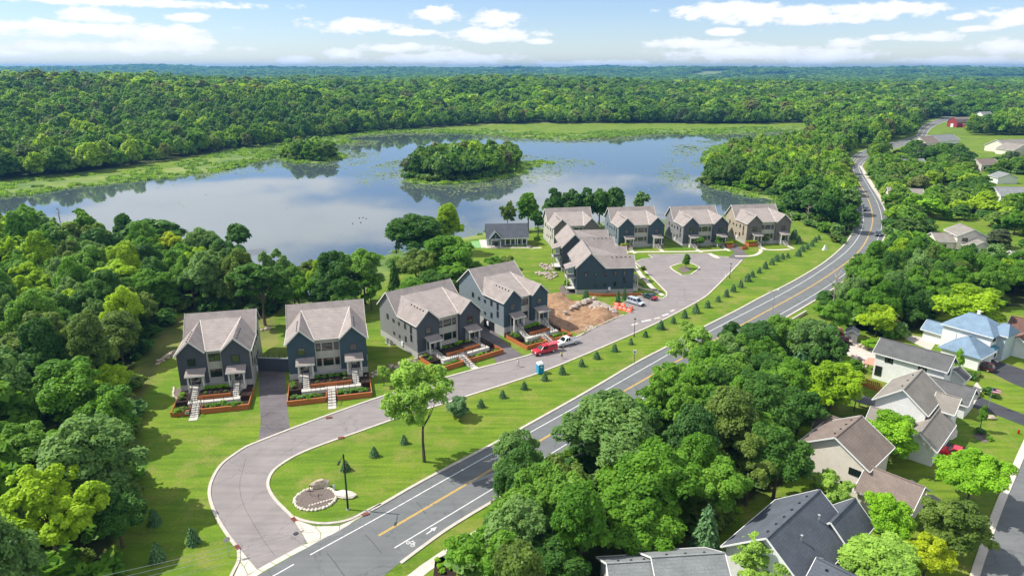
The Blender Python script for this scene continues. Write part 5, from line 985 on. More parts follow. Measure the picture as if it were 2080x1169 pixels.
# ---- woods filled in, nearest trees one by one
KEEP_=[P2((250,1169),(262,960),(255,800),(300,700),(345,645),(575,625),(800,600),(1000,560),(1100,560),(1100,640),(600,900),(560,1169))]
cand=[]
def fill(name,spacing,hs,rs,cols,kinds,seed,extra=None,xlim=None):
    q=random.Random(seed); P=WOODS[name]; x0=min(p.x for p in P);x1=max(p.x for p in P);y0=min(p.y for p in P);y1=max(p.y for p in P)
    x0=max(x0,-520); x1=min(x1,480); y0=max(y0,48)
    i=0; y=y0
    while y<y1:
        x=x0+(spacing/2 if i%2 else 0)
        while x<x1:
            gx_=x+q.uniform(-.33,.33)*spacing; gy_=y+q.uniform(-.33,.33)*spacing; p_=proj((gx_,gy_,8))
            if -110<p_[0]<2190 and p_[1]<1330 and pin(gx_,gy_,P)>1.2 and all((gx_-a)**2+(gy_-b)**2>((.8 if name!='roadside woods' else .5)*c+1.2)**2 for a,b,c in EXPL) and not blocked(gx_,gy_):
                cand.append((gx_,gy_,name,q.choice(cols),q.choice(kinds),q.uniform(*hs),q.uniform(*rs)))
            x+=spacing
        y+=spacing*.87; i+=1
HB=[P2((1205,1090),(1500,1080),(1520,1400),(1205,1400)),P2((1470,1060),(1530,1000),(1690,985),(1790,1060),(1760,1200),(1480,1400)),P2((1605,870),(1640,850),(1800,850),(1870,1000),(1850,1030),(1640,985)),P2((1665,830),(1760,745),(1930,840),(1930,960),(1800,960)),P2((1760,720),(1800,690),(2000,760),(1970,860),(1800,820)),P2((1870,690),(1900,630),(2060,640),(2060,740),(1890,740))]
BLOCK=HB+[P2((1940,250),(1930,262),(1985,268),(1990,250)),P2((1880,262),(1960,262),(1990,290),(1985,312),(1880,312)),P2((1995,275),(2100,275),(2100,330),(2000,335)),P2((2005,355),(2100,355),(2100,420),(2005,418)),P2((1850,330),(1880,322),(1900,340),(1870,350)),P2((1830,400),(1860,392),(1875,412),(1845,420)),
  P2((1890,450),(2010,445),(2015,515),(1890,545)),P2((1790,330),(1800,310),(1880,260),(1920,235),(1960,240),(1900,285),(1830,320)),P2((1885,380),(1935,375),(1940,398),(1885,398)),P2((1880,500),(1985,505),(1985,545),(1880,545)),
  P2((2035,480),(2100,480),(2100,560),(2030,530)),P2((2030,600),(2100,600),(2100,690),(2030,690)),P2((1960,275),(2010,275),(2010,360),(1990,375),(1960,330))]
def blocked(x,y): return any(pin(x,y,b)>-1 for b in BLOCK)
ALLC=['dark green']*3+['green']*5+['olive','yellow-green','grey-green','grey-green']
fill('left woods',7.8,(10,16.5),(4.2,6.3),ALLC+['yellow-green'],['round','round','dome','oval','loose'],1)
fill('roadside woods',6.4,(9,13.5),(4.0,5.8),['dark green']*2+['green']*5+['olive','grey-green'],['round','dome','oval','loose'],2)
fill('far side woods',7,(8,12),(3.8,5.4),ALLC,['round','dome','oval'],3)
fill('peninsula',8.2,(9,13.5),(4.2,6.2),['dark green']*4+['green']*5+['olive','grey-green','yellow-green'],['round','dome','oval'],4)
fill('east woods',10.5,(6,9.5),(4.6,7.2),['green']*3+['bright green']*4+['yellow-green']*2+['dark green','grey-green'],['round','dome','oval'],5)
fill('island',8.4,(10,14.5),(5,7),['green']*3+['dark green','yellow-green'],['round','dome','oval'],6)
fill('small island',7.5,(9,12),(4.5,6.5),['green','dark green'],['dome','round'],7)
# extra garden and lakeside trees, by ground pixel
for (x_,y_,h_,r_,c_) in ((1900,600,10,5,'green'),(1860,610,9,4.5,'yellow-green'),(1760,615,10,4.5,'dark green'),(1835,520,8,4.5,'yellow-green'),(1875,540,9,5,'green'),(1990,575,9,5,'green'),(2035,585,9,5,'yellow-green'),(2060,470,13,4.5,'silver-blue'),(2075,480,11,4,'silver-blue'),(1840,468,9,3.6,'silver-blue'),(1745,660,5,3,'green')):
    g=G(x_,y_); cand.append((g.x,g.y,'garden trees on the right',c_,'spruce' if c_=='silver-blue' else 'round',h_,r_*(.6 if c_=='silver-blue' else 1)))
for b_ in range(0): pass
# the largest in view stay single objects, the others join the wood
def big(c): p=proj((c[0],c[1],c[5]*.6)); vis=(-30<p[0]<2110 and p[1]<1230); return (-c[6]*c[5]/p[2]**2) if vis else 1
cand.sort(key=big); NSINGLE=216
REST=cand[NSINGLE:]
for (x,y,nm,c_,k_,h_,r_) in cand[:NSINGLE]: tree(x,y,k_,c_,h_,r_,rnd.uniform(.08,.18),nm)
# ---- labels for the woods: colour, wood, nearest landmark, then order from the left
LMK=[('the bright yellow green corner tree',95,1040),('the grey green lawn-edge tree',190,930),('the large yellow green mid-wood tree',230,565),('the first townhouse',430,700),('the second townhouse',660,690),('the bright yellow lakeside tree',340,500),('the forked lakeside tree',160,440),
 ('the great willow',1245,890),('the grey roof at the bottom edge',1345,1140),('the slate roof',1620,1070),('the cream-walled house',1690,930),('the grey shed',1728,680),('the dead pale tree',1695,590),('the blue roof',1960,670),('the white garage house',1955,490),('the road bend',1750,440),('the taupe townhouse',1560,450),('the red barn',1960,260),('the island tip',1040,345),('the small reed islet',620,320),('the far road corner',1735,330),('the clubhouse',1030,480),('the black-roofed house',1850,720),('the left photo edge',0,760),('the pale barn-side roofs',1930,290)]
WNAME={'left woods':'left woods','roadside woods':'roadside woods','far side woods':'woods behind the gardens','peninsula':'lakeside peninsula wood','east woods':'eastern gardens','island':'lake island','small island':'small reed island'}
from collections import defaultdict
grp=defaultdict(list)
for (t,nm,c_,k_,h_,r_) in TREES:
    if nm is None: continue
    p=proj((t.location.x,t.location.y,t.location.z+h_*.6)); l=min(LMK,key=lambda l:(l[1]-p[0])**2+(l[2]-p[1])**2*2.2); dx,dy=p[0]-l[1],p[1]-l[2]
    wd=('left of' if dx<0 else 'right of') if abs(dx)>abs(dy)*1.3 else ('above' if dy<0 else 'below'); shp={'round':'round','dome':'domed','oval':'upright','loose':'open','willow':'drooping','airy':'airy','tall':'slim','spruce':'pointed'}[k_]
    grp[(c_,shp,WNAME.get(nm,nm),wd,l[0])].append((p[0],t))
for (c_,shp,wn,wd,lm),ts in grp.items():
    ts.sort(key=lambda a:a[0]); nm=f"{shp} {c_} tree, {wn}, {wd} {lm.replace('the ','',1)}"
    for i,(_,t) in enumerate(ts):
        t['label']=nm if len(ts)==1 else f"{nm}, {'left' if (i==0 and len(ts)==2) else 'right' if len(ts)==2 else ordinal(i+1)+' from left'} of {'two' if len(ts)==2 else len(ts)}" if len(ts)==2 else f"{nm}, {ordinal(i+1)} from left"
        t['group']='trees of the '+wn
# ---- stuff: far woods by geometry nodes
def gn_scatter(name,pts,protos,label=None):
    "pts rows: x y z  sx sz  rot idx"
    pts=np.asarray(pts,np.float32); col=bpy.data.collections.new(name+'_kinds')
    for i,(m_,mt) in enumerate(protos):
        o=bpy.data.objects.new(f'{name}_{i:02d}',m_); col.objects.link(o); o.material_slots[0].link='OBJECT'; o.material_slots[0].material=mt
    me=bpy.data.meshes.new(name); me.vertices.add(len(pts)); me.vertices.foreach_set('co',pts[:,:3].ravel())
    for nm_,ty,dt in (('scl','FLOAT_VECTOR',np.stack([pts[:,3],pts[:,3],pts[:,4]*(1/CH if protos[0][0].name!='sedge' else 1)],1)),('rot','FLOAT_VECTOR',np.stack([pts[:,5]*0,pts[:,5]*0,pts[:,5]],1)),('idx','INT',pts[:,6].astype(np.int32))):
        a=me.attributes.new(nm_,ty,'POINT'); a.data.foreach_set('vector' if 'VEC' in ty else 'value',dt.ravel())
    o=place(name,me); tag(o,kind='stuff'); ng=bpy.data.node_groups.new(name,'GeometryNodeTree'); ng.interface.new_socket('Geometry',in_out='INPUT',socket_type='NodeSocketGeometry'); ng.interface.new_socket('Geometry',in_out='OUTPUT',socket_type='NodeSocketGeometry')
    g=ng.nodes.new; gi=g('NodeGroupInput'); go=g('NodeGroupOutput'); ip=g('GeometryNodeInstanceOnPoints'); ci=g('GeometryNodeCollectionInfo'); ci.inputs['Collection'].default_value=col; ci.inputs['Separate Children'].default_value=True; ci.inputs['Reset Children'].default_value=True
    def na(n_,ty): x=g('GeometryNodeInputNamedAttribute'); x.data_type=ty; x.inputs['Name'].default_value=n_; return [s for s in x.outputs if s.enabled and s.name=='Attribute'][0]
    m2=g('GeometryNodeMeshToPoints'); lk=ng.links.new
    lk(gi.outputs[0],m2.inputs['Mesh']); lk(m2.outputs[0],ip.inputs['Points']); lk(ci.outputs[0],ip.inputs['Instance']); ip.inputs['Pick Instance'].default_value=True
    lk(na('idx','INT'),ip.inputs['Instance Index']); lk(na('rot','FLOAT_VECTOR'),ip.inputs['Rotation']); lk(na('scl','FLOAT_VECTOR'),ip.inputs['Scale']); lk(ip.outputs[0],go.inputs[0])
    o.modifiers.new('scatter','NODES').node_group=ng; return o
q=np.random.RandomState(17)
ROADP=NW[8:]+SE[6:][::-1]; EAST=P2((1650,300),(1640,262),(1700,235),(2400,215),(2400,420),(2090,300),(1880,290),(1800,325),(1770,340),(1745,320),(1715,345),(1700,310))
def field(r0,r1,sp,n_):
    a=q.uniform(-.70,.70,n_); 
    rr=np.sqrt(q.uniform(r0*r0,r1*r1,n_)); return np.tan(a)*0+rr*np.sin(a),rr*np.cos(a)
def jgrid(y0,y1,sp):
    xs=[];ys=[]; y=y0; i=0
    while y<y1:
        hw=y*.80+60; x=np.arange(-hw,hw,sp)+(sp/2 if i%2 else 0); xs.append(x); ys.append(np.full(len(x),y)); y+=sp*.87; i+=1
    x=np.concatenate(xs);y=np.concatenate(ys); return x+q.uniform(-.36,.36,len(x))*sp,y+q.uniform(-.36,.36,len(x))*sp
def keepf(x,y):
    w=water(x,y); d=y-yl(x)+(vnoise(x,y,30,31)-.5)*30; dist=np.hypot(x,y); cl=(vnoise(x,y,330,41)>np.where(x>0,.62,.7))&(x>-.05*y)&(dist>1700)&(vnoise(x,y,900,42)>.35)
    road=np.zeros(x.shape,bool)
    for p_ in BLOCK+[P2((1918,262),(1936,244),(2020,238),(2024,258),(1985,268))]: road|=pin(x,y,p_)>0
    road|=pin(x,y,ROADP)>-5
    f=np.full(x.shape,-99.)
    for p_ in WOODS.values(): f=np.maximum(f,pin(x,y,p_))
    ea=(pin(x,y,EAST)>0)&(vnoise(x,y,26,91)>.22)
    return (w<-3)&((d>0)|ea)&(~cl)&(~road)&(f<2), dist
def rows_of(x,y,r,h,ni,hv=.34):
    k=len(x); z=hgt(x,y); s=(1+hv*(q.rand(k)**1.5*2-.8))*(.8+.4*vnoise(x,y,70,95)); return np.stack([x,y,z+h*s*.02,r*s*q.uniform(.9,1.1,k),h*s,q.uniform(0,6.28,k),q.randint(0,ni,k)],1)
K4=['round','dome','oval','round']
near=[(crown('wood_crown',K4[i%4],2600,.085,200+i,WOOD[0]),WOOD[0]) for i in range(5)]; mid=[(crown('wood_crown',K4[i%4],900,.14,230+i,WOOD[0]),WOOD[0]) for i in range(4)]; far_=[(crown('wood_crown',K4[i%4],260,.26,260+i,WOOD[1]),WOOD[1]) for i in range(4)]
x,y=jgrid(300,820,9.); ok,ds=keepf(x,y); x,y,ds=x[ok],y[ok],ds[ok]; rows_n=rows_of(x,y,6.0,13,5)
rest=np.array([[c[0],c[1],float(hgt(c[0],c[1])),c[6],c[5],1.,i%5] for i,c in enumerate(REST)])
gn_scatter('lakeshore_woodland',np.vstack([rows_n,rest]),near)
x,y=jgrid(820,1900,12.5); ok,ds=keepf(x,y); x,y=x[ok],y[ok]; gn_scatter('hillside_woodland',rows_of(x,y,8.6,15,4,.4),mid)
x,y=jgrid(1900,5600,26); ok,ds=keepf(x,y); x,y=x[ok],y[ok]; r1_=rows_of(x,y,18,16,4,.35)
x,y=jgrid(5600,8200,44); ok,ds=keepf(x,y); x,y=x[ok],y[ok]; gn_scatter('distant_woodland',np.vstack([r1_,rows_of(x,y,30,20,4,.35)]),far_)
# undergrowth along and under the woods, thickets on banks
us=[(crown('thicket','dome',300,.17,300+i,LF['green']),LF[c_]) for i,c_ in enumerate(('green','dark green','olive','grey-green'))]
U=[]
for nm,p_ in WOODS.items():
    x0,x1=min(a.x for a in p_),max(a.x for a in p_); y0,y1=min(a.y for a in p_),max(a.y for a in p_); x0=max(x0,-420);x1=min(x1,420);y0=max(y0,45)
    k=int((x1-x0)*(y1-y0)/7.5); x=q.uniform(x0,x1,k); y=q.uniform(y0,y1,k); dd_=pin(x,y,p_); sel=(dd_>-.6)&((dd_<7)|(q.rand(k)<.25))
    for b_ in BLOCK: sel&=pin(x,y,b_)<0
    x,y=x[sel],y[sel]; hh=q.uniform(1.0,4.4,len(x)); U.append(np.stack([x,y,hgt(x,y)-.1,hh*q.uniform(.6,.95,len(x)),hh,q.uniform(0,6.28,len(x)),q.randint(0,4,len(x))],1))
BANK=P2((560,625),(700,598),(760,572),(800,530),(900,505),(960,520),(1000,545),(930,560),(900,600),(800,600),(740,612),(600,640))
x=q.uniform(-90,-5,900); y=q.uniform(160,260,900); sel=(pin(x,y,BANK)>0)&(vnoise(x,y,9,71)>.52)&(water(x,y)<-2); x,y=x[sel],y[sel]; hh=q.uniform(.8,3.0,len(x)); U.append(np.stack([x,y,hgt(x,y)-.1,hh*.8,hh,x*0,q.randint(0,4,len(x))],1))
gn_scatter('undergrowth',np.vstack(U),us)
# reeds and sedge round the lake
rd=[(quads('sedge',np.stack([q.normal(size=60)*.45,q.normal(size=60)*.45,q.uniform(.2,.7,60)],1),unit(np.stack([q.normal(size=60),q.normal(size=60),q.uniform(0,.5,60)],1)),np.full(60,.16),q.uniform(0,1,60),LF['pale green'],asp=2.4,tang=np.tile([0,0,1.],(60,1))+q.normal(size=(60,3))*.2),LF['pale green']),]
rd.append((rd[0][0],LF['grey-green']))
x=q.uniform(-420,460,60000); y=q.uniform(190,860,60000); ww=water(x,y)+(vnoise(x,y,9,21)-.5)*5+(vnoise(x,y,24,22)-.5)*6; sel=(ww<1.0)&(ww>np.where(y>320,-9,-3.5))&(q.rand(60000)<.8); x,y=x[sel],y[sel]
mx=q.uniform(-430,560,90000); my=q.uniform(320,900,90000); mw=water(mx,my); ms_=(mw<-2)&(mw>-48)&(vnoise(mx,my*1.6,22,97)*.6+vnoise(mx,my,7,98)*.4>.47)&(q.rand(90000)<.75); x=np.concatenate([x,mx[ms_]]); y=np.concatenate([y,my[ms_]])
gn_scatter('reeds',np.stack([x,y,np.maximum(hgt(x,y)-.1,WZ),q.uniform(1.0,1.9,len(x)),q.uniform(.7,1.3,len(x)),q.uniform(0,6,len(x)),q.randint(0,2,len(x))],1),rd)
# ---- young spruces along the verge
SPX=[(702,954),(760,926),(821,900),(977,826),(1021,807),(1065,790),(1106,772),(1142,759),(1181,743),(1212,728),(1248,713),(1281,699),(1311,684),(1342,668),(1367,656),(1390,645),(1413,635),(1437,624),(1458,612),(1475,602),(1489,592),(1504,583),(1518,571),(1528,562),(1542,554),(1554,545),(1567,537),(1577,530),(1589,526),(1600,523),(1621,520),(1629,510),(1639,506),(1649,500),(1655,491),(1662,487)]
for i,(x_,y_) in enumerate(SPX):
    g=G(x_,y_); h_=rnd.uniform(1.5,2.1) if i<13 else rnd.uniform(1.8,2.6); tree(g.x,g.y,'small spruce','blue-green',h_,h_*rnd.uniform(.36,.44),label=f'young dark spruce of the verge row, {ordinal(i+1)} counted from the lane mouth',group='young spruces in the row on the grass verge',low=False); TREES[-1][0].rotation_euler.x=rnd.uniform(-.06,.06); MB().disc((0,0,.035),h_*.36,11,'z',.05).build('mulch_ring',M['mulchg'],TREES[-1][0])
for x_,y_,h_,lb in ((315,1064,2.6,'young spruce on the left lawn, the one nearest the woods edge'),(393,1103,2.6,'young spruce on the left lawn, nearest the lane'),(321,1138,2.8,'young spruce in the shade on the left lawn, lowest of three'),(1190,608,3,'small spruce on the grass behind the bare soil plot'),(1255,613,3.4,'narrow young conifer beside the silver minivan, left of a pair'),(1268,608,3.4,'narrow young conifer beside the silver minivan, right of a pair'),(1612,486,4.2,'dark spruce at the right corner of the taupe townhouse, the taller'),(1622,495,3,'dark spruce at the right corner of the taupe townhouse, the smaller'),(1393,546,3.6,'egg-shaped green tree on the planted traffic island')):
    g=G(x_,y_)
    if 'island' in lb: tree(g.x,g.y,'oval','green',4.6,1.5,.12,None,lb,None,False)
    else: tree(g.x,g.y,'small spruce','blue-green',h_,h_*(.2 if 'narrow' in lb else .33),label=lb,low=False)
# street and lawn saplings
for x_,y_,h_,r_,c_,lb in ((780,783,4.5,1.5,'pale green','sapling by the stone bank between the second and third townhouses'),(1262,498,3.6,1.5,'dark green','small dark tree before the left blue townhouse of the back row, left one'),(1325,497,3.4,1.4,'dark green','small dark tree before the left blue townhouse of the back row, right one'),(1421,503,4,1.7,'green','small green tree before the middle of the charcoal back-row townhouse'),(1459,502,4,1.6,'green','small green tree left of the driveway in the back row'),(1306,558,3,1.1,'olive','small round-headed tree on the grass strip by the turning area'),(1150,588,2.8,1.2,'bright green','small bright tree in the bed at the porch corner'),(1091,497,3.4,1.4,'green','young tree on the lawn right of the clubhouse'),(1555,495,2.6,1.2,'olive','small tree before the taupe townhouse'),(890,770,1.6,1.1,'dark green','round clipped bush at the foot of the third townhouse steps')):
    g=G(x_,y_); tree(g.x,g.y,'round',c_,h_,r_,.25,None,lb,None,False)
# ---------------------------------------------------------------- vehicles
def mesh_part(nm,mb,m,parent,smooth_=False):
    o=mb.build(nm,m,parent)
    return o
def wheel(parent,x,y,r,w):
    t=MB().disc((x,y,r),r,14,'y',w).build('wheel',M['rubber'],parent); MB().disc((x,y+(w/2 if y>0 else -w/2),r),r*.6,10,'y',.04).build('rim',M['chrome'],t); return t
def vehicle(kind,col,lb,cat,g,ang,extra=None,L_=4.8,W=1.85,roofcol=None):
    "length runs along +x (front at +x), centre at the root"
    pm=col if not isinstance(col,tuple) else paint('paint of '+lb[:30],col)
    t=thing({'pickup truck':'pickup_truck','car':'parked_car','minivan':'minivan','truck':'pickup_truck'}.get(cat,'car'),lb,cat,(g.x,g.y,g.z),R(ang)); h=W/2; f=L_/2
    if kind=='pickup':
        L_=5.8;f=2.9;r=.42;W=2.0;h=1.0
        prof=[(-f,.55),(-f,1.15),(.35-.6,1.15),(.2,1.2),(1.35,1.2),(f-.15,1.08),(f,.9),(f,.5),(f-.5,.42),(-f+.4,.42)]
        cab=[(-.35,1.15),(-.25,1.88),(.75,1.9),(1.45,1.2)]; wb=(1.85,-1.75)
    elif kind=='van':
        L_=5.0;f=2.5;r=.34;prof=[(-f,.4),(-f,1.0),(1.2,1.0),(f-.1,.82),(f,.6),(f,.35),(-f+.2,.3)]; cab=[(-f+.05,1.0),(-f+.3,1.68),(.6,1.7),(1.5,1.0)]; wb=(1.55,-1.5)
    elif kind=='suv':
        L_=4.7;f=2.35;r=.36;prof=[(-f,.45),(-f,1.05),(1.0,1.08),(f-.15,.95),(f,.7),(f,.4),(-f+.2,.34)]; cab=[(-f+.1,1.05),(-f+.45,1.66),(.35,1.7),(1.1,1.07)]; wb=(1.45,-1.45)
    else:
        f=2.3;r=.32;prof=[(-f,.42),(-f+.03,.88),(-1.3,.96),(1.0,.95),(f-.1,.78),(f,.6),(f,.35),(-f+.2,.3)]; cab=[(-1.75,.94),(-1.05,1.4),(.15,1.43),(1.05,.95)]; wb=(1.4,-1.35)
    mb=MB(); a=[(x,-h,z) for x,z in prof]; b=[(x,h,z) for x,z in prof]; ai=[(x*.985,-h+.12,z+.04 if z>.8 else z) for x,z in prof]
    body=MB().loft(a,b).build('body',pm,t)
    bv=body.modifiers.new('bevel','BEVEL'); bv.width=.09; bv.segments=2; bv.limit_method='ANGLE'
    g0=[(x,-h+.1+.22*(z-cab[0][1]),z) for x,z in cab]; g1=[(x,-y,z) for x,y,z in g0]; MB().loft(g0,g1).build('windows',M['glass'],t)
    rx0,rx1=cab[1][0],cab[2][0]; hw=h-.1-.22*(cab[1][1]-cab[0][1]); zt=cab[1][1]; rf=MB().box(rx0-.06,-hw-.02,zt-.03,rx1+.06,hw+.02,zt+.06)
    for sx,(p,q_) in enumerate(((cab[0],cab[1]),(cab[3],cab[2]))):
        for s in(-1,1): rf.beam((p[0],s*(h-.08),p[1]),(q_[0],s*hw,q_[1]),.09,.09)
    mid=(rx0+rx1)/2
    for xm in ((mid,) if kind=='pickup' else (mid-.5,mid+.45)):
        for s in(-1,1): rf.beam((xm,s*(h-.07),cab[0][1]),(xm,s*hw,zt),.1,.07)
    rf.build('roof',M['black'] if roofcol=='black' else pm,t)
    for x in wb:
        for s in(-1,1): wheel(t,x,s*(h-.12),r,.24)
    for s in(-1,1):
        MB().box(f-.06,s*h*.72-.2,.66 if kind!='pickup' else .8,f+.02,s*h*.72+.2,.84 if kind!='pickup' else 1.0).build('headlight',M['plasticwhite'],t); MB().box(-f-.02,s*h*.8-.1,.65,-f+.05,s*h*.8+.1,.95).build('tail_light',M['redlamp'],t)
        MB().box(cab[3][0]-.45,s*(h+.1)-.1,cab[0][1],cab[3][0]-.25,s*(h+.1)+.1,cab[0][1]+.16).build('mirror',pm,t)
    MB().box(f-.02,-h*.5,.5,f+.03,h*.5,.78).build('grille',M['black'],t); MB().box(f-.03,-h*.95,.36,f+.08,h*.95,.5).build('bumper',M['chrome'] if kind=='pickup' else M['black'],t)
    if kind=='pickup':
        if extra=='topper':
            MB().loft([(-2.85,-.93,1.16),(-.4,-.93,1.16),(-.4,.93,1.16),(-2.85,.93,1.16)],[(-2.75,-.8,1.98),(-.42,-.8,1.98),(-.42,.8,1.98),(-2.75,.8,1.98)]).build('bed_cap',pm,t)
            for s in(-1,1): MB().box(-2.3,s*.885-.02,1.4,-.8,s*.885+.02,1.75).build('cap_window',M['glass'],t)
            MB().slab([(-3.7,-.8,1.98),(-2.7,-.8,2.0),(-2.7,.8,2.0),(-3.7,.8,1.98)],.06).build('raised_rear_door',pm,t)
            rk=MB()
            for x in(-2.3,-1.5,-.7,.2): rk.beam((x,-.8,2.05),(x,.8,2.05),.05,.05)
            rk.build('roof_rack',M['metal'],t)
        else:
            MB().box(-2.75,-.85,1.16,-.45,.85,1.22).build('bed_cover',M['bedgrey'],t)
    return t
M['redlamp']=mat('red lamp plastic',(.35,.01,.01),.3); M['bedgrey']=mat('grey bed cover',(.2,.2,.21),.7); M['barrier']=mat('orange barrier plastic',(.85,.13,.04),.5,.4); M['portablue']=mat('blue cabin plastic',(.02,.33,.55),.45,.4,noise=3,col2=(.015,.28,.5)); M['hivis']=mat('hi-vis yellow cloth',(.65,.85,.12),.8); M['cloth']=mat('dark cloth',(.05,.055,.07),.9); M['cream cloth']=mat('cream cloth',(.55,.47,.42),.9); M['flagred']=mat('flag red',(.5,.03,.05),.8); M['flagblue']=mat('flag blue',(.03,.05,.2),.8)
def head(a,b): return math.degrees(math.atan2(b.y-a.y,b.x-a.x))
u,v=G(1147,711),G(1090,725); vehicle('pickup',(.5,.012,.03),'bright red pickup truck with red topper and raised rear door at the kerb','pickup truck',G(1106,716),head(u,v),'topper')
u,v=G(1185,694),G(1135,706); vehicle('pickup',(.75,.76,.77),'white pickup truck with grey bed cover parked behind the red one','pickup truck',G(1152,699),head(u,v))
u,v=G(1274,612),G(1305,622); vehicle('van',(.45,.5,.58),'silver blue minivan parked in the bay beside the orange barriers','minivan',G(1291,617),head(u,v))
u,v=G(1340,612),G(1308,600); t=vehicle('sedan',(.018,.04,.045),'dark green sedan with a bright red rear end, parked in the bay','car',G(1319,606),head(u,v)); MB().box(-2.33,-.9,.45,-1.5,.9,.985).build('rear_panel',paint('red rear panel',(.55,.01,.03)),t)
u,v=G(1758,440),G(1757,412); vehicle('suv',(.03,.045,.06),'dark car driving away on the main road bend, the farther one','car',G(1758,427),head(v,u))
u,v=G(1787,462),G(1779,487); vehicle('suv',(.02,.04,.07),'dark blue car on the main road below the bend, the nearer one','car',G(1783,478),head(u,v))
vehicle('sedan',(.05,.06,.08),'dark car at the left kerb where the road bends by the peninsula','car',G(1729,336),100)
u,v=G(1922,926),G(1975,942); vehicle('pickup',(.7,.01,.04),'bright red pickup half hidden by the tree on the side street driveway','pickup truck',G(1945,931),head(v,u))
u,v=G(1968,741),G(2012,753); vehicle('suv',(.07,.012,.022),'dark maroon car parked on the driveway of the blue-roofed house','car',G(1992,749),head(v,u))
# ---------------------------------------------------------------- people
def person(lb,g,ang,top,bottom,shorts=False,stride=.18,h=1.75,bent=0.,arm=.1):
    t=thing('person',lb,'person',(g.x,g.y,g.z),R(ang))
    s=h/1.75; J=[(0,0,.95),(0,.0,1.15),(0,.02,1.42),(0,.02,1.52),(0,.03,1.64),(.17,0,1.42),(.23,.04+arm*.4,1.14),(.22,.12+arm,.92),(-.17,0,1.42),(-.23,.05,1.14),(-.22,.12,.9),(.09,0,.9),(.1,stride*.6,.5),(.1,stride*.8,.08),(.1,stride+.16,.03),(-.09,0,.9),(-.1,-stride*.3,.5),(-.1,-stride,.1),(-.1,-stride+.15,.03)]
    E=[(0,1),(1,2),(2,3),(3,4),(2,5),(5,6),(6,7),(2,8),(8,9),(9,10),(0,11),(11,12),(12,13),(13,14),(0,15),(15,16),(16,17),(17,18)]
    rr=[.13,.125,.15,.06,.1,.065,.045,.035,.065,.045,.035,.1,.065,.045,.04,.1,.065,.045,.04]
    def skin(nm,ids,grow,m):
        ed=[(a,b) for a,b in E if a in ids and b in ids]; mp={k:i for i,k in enumerate(ids)}; me=bpy.data.meshes.new(nm); me.from_pydata([tuple(c*s for c in J[k]) for k in ids],[(mp[a],mp[b]) for a,b in ed],[]); me.materials.append(m); o=place(nm,me,t)
        o.modifiers.new('skin','SKIN'); 
        if not me.skin_vertices:
            bpy.context.view_layer.objects.active=o
            try: bpy.ops.mesh.customdata_skin_add()
            except Exception: pass
        for k,sv_ in zip(ids,me.skin_vertices[0].data if me.skin_vertices else []): sv_.radius=((rr[k]+grow)*s,(rr[k]+grow)*s*.85); sv_.use_root=(k==ids[0])
        o.modifiers.new('sub','SUBSURF').levels=1; o.modifiers['sub'].render_levels=1; return o
    b=skin('body',list(range(19)),0,M['skin']); skin('shirt',[1,2,5,6,8,9],.025,top); skin('trousers',[0,11,12,15,16] if shorts else [0,11,12,13,15,16,17],.022,bottom)
    MB().rock((0,.01*s,1.69*s),.115*s,5).build('hair',M['cloth'] if 'cap' not in lb else M['plasticwhite'],t); return t
person('person in a hi-vis yellow shirt and dark shorts walking on the access lane',G(1141,728,.012),160,M['hivis'],M['cloth'],True)
person('person in light clothing and shorts walking on the lane near the driveway',G(1052,744,.012),-60,M['cream cloth'],M['cream cloth'],True,.25)
# ---------------------------------------------------------------- site and street furniture
g=G(1097,757,.012); pt=thing('portable_toilet','bright blue portable toilet with white roof standing on the lane','portable toilet',(g.x,g.y,.012),R(22))
part('cabin',MB().box(-.62,-.62,.12,.62,.62,2.1),'portablue',pt); part('roof',MB().loft([(-.68,-.68,2.1),(.68,-.68,2.1),(.68,.68,2.1),(-.68,.68,2.1)],[(-.42,-.5,2.42),(.42,-.5,2.42),(.42,.5,2.42),(-.42,.5,2.42)]),'plasticwhite',pt); part('skid',MB().box(-.6,-.6,0,-.4,.6,.11).box(.4,-.6,0,.6,.6,.11),'black',pt)
part('door',MB().box(-.42,-.66,.2,.42,-.625,1.95),mat('darker blue door plastic',(.015,.25,.46),.45),pt); part('notice',MB().box(-.2,-.69,1.45,.2,-.665,1.72),'plasticwhite',pt); part('vent',MB().box(.625,-.35,1.5,.66,.35,1.75),'plasticwhite',pt); part('vent_pipe',MB().tube([(.45,.45,2.2),(.45,.45,2.65)],.05),'plasticwhite',pt)
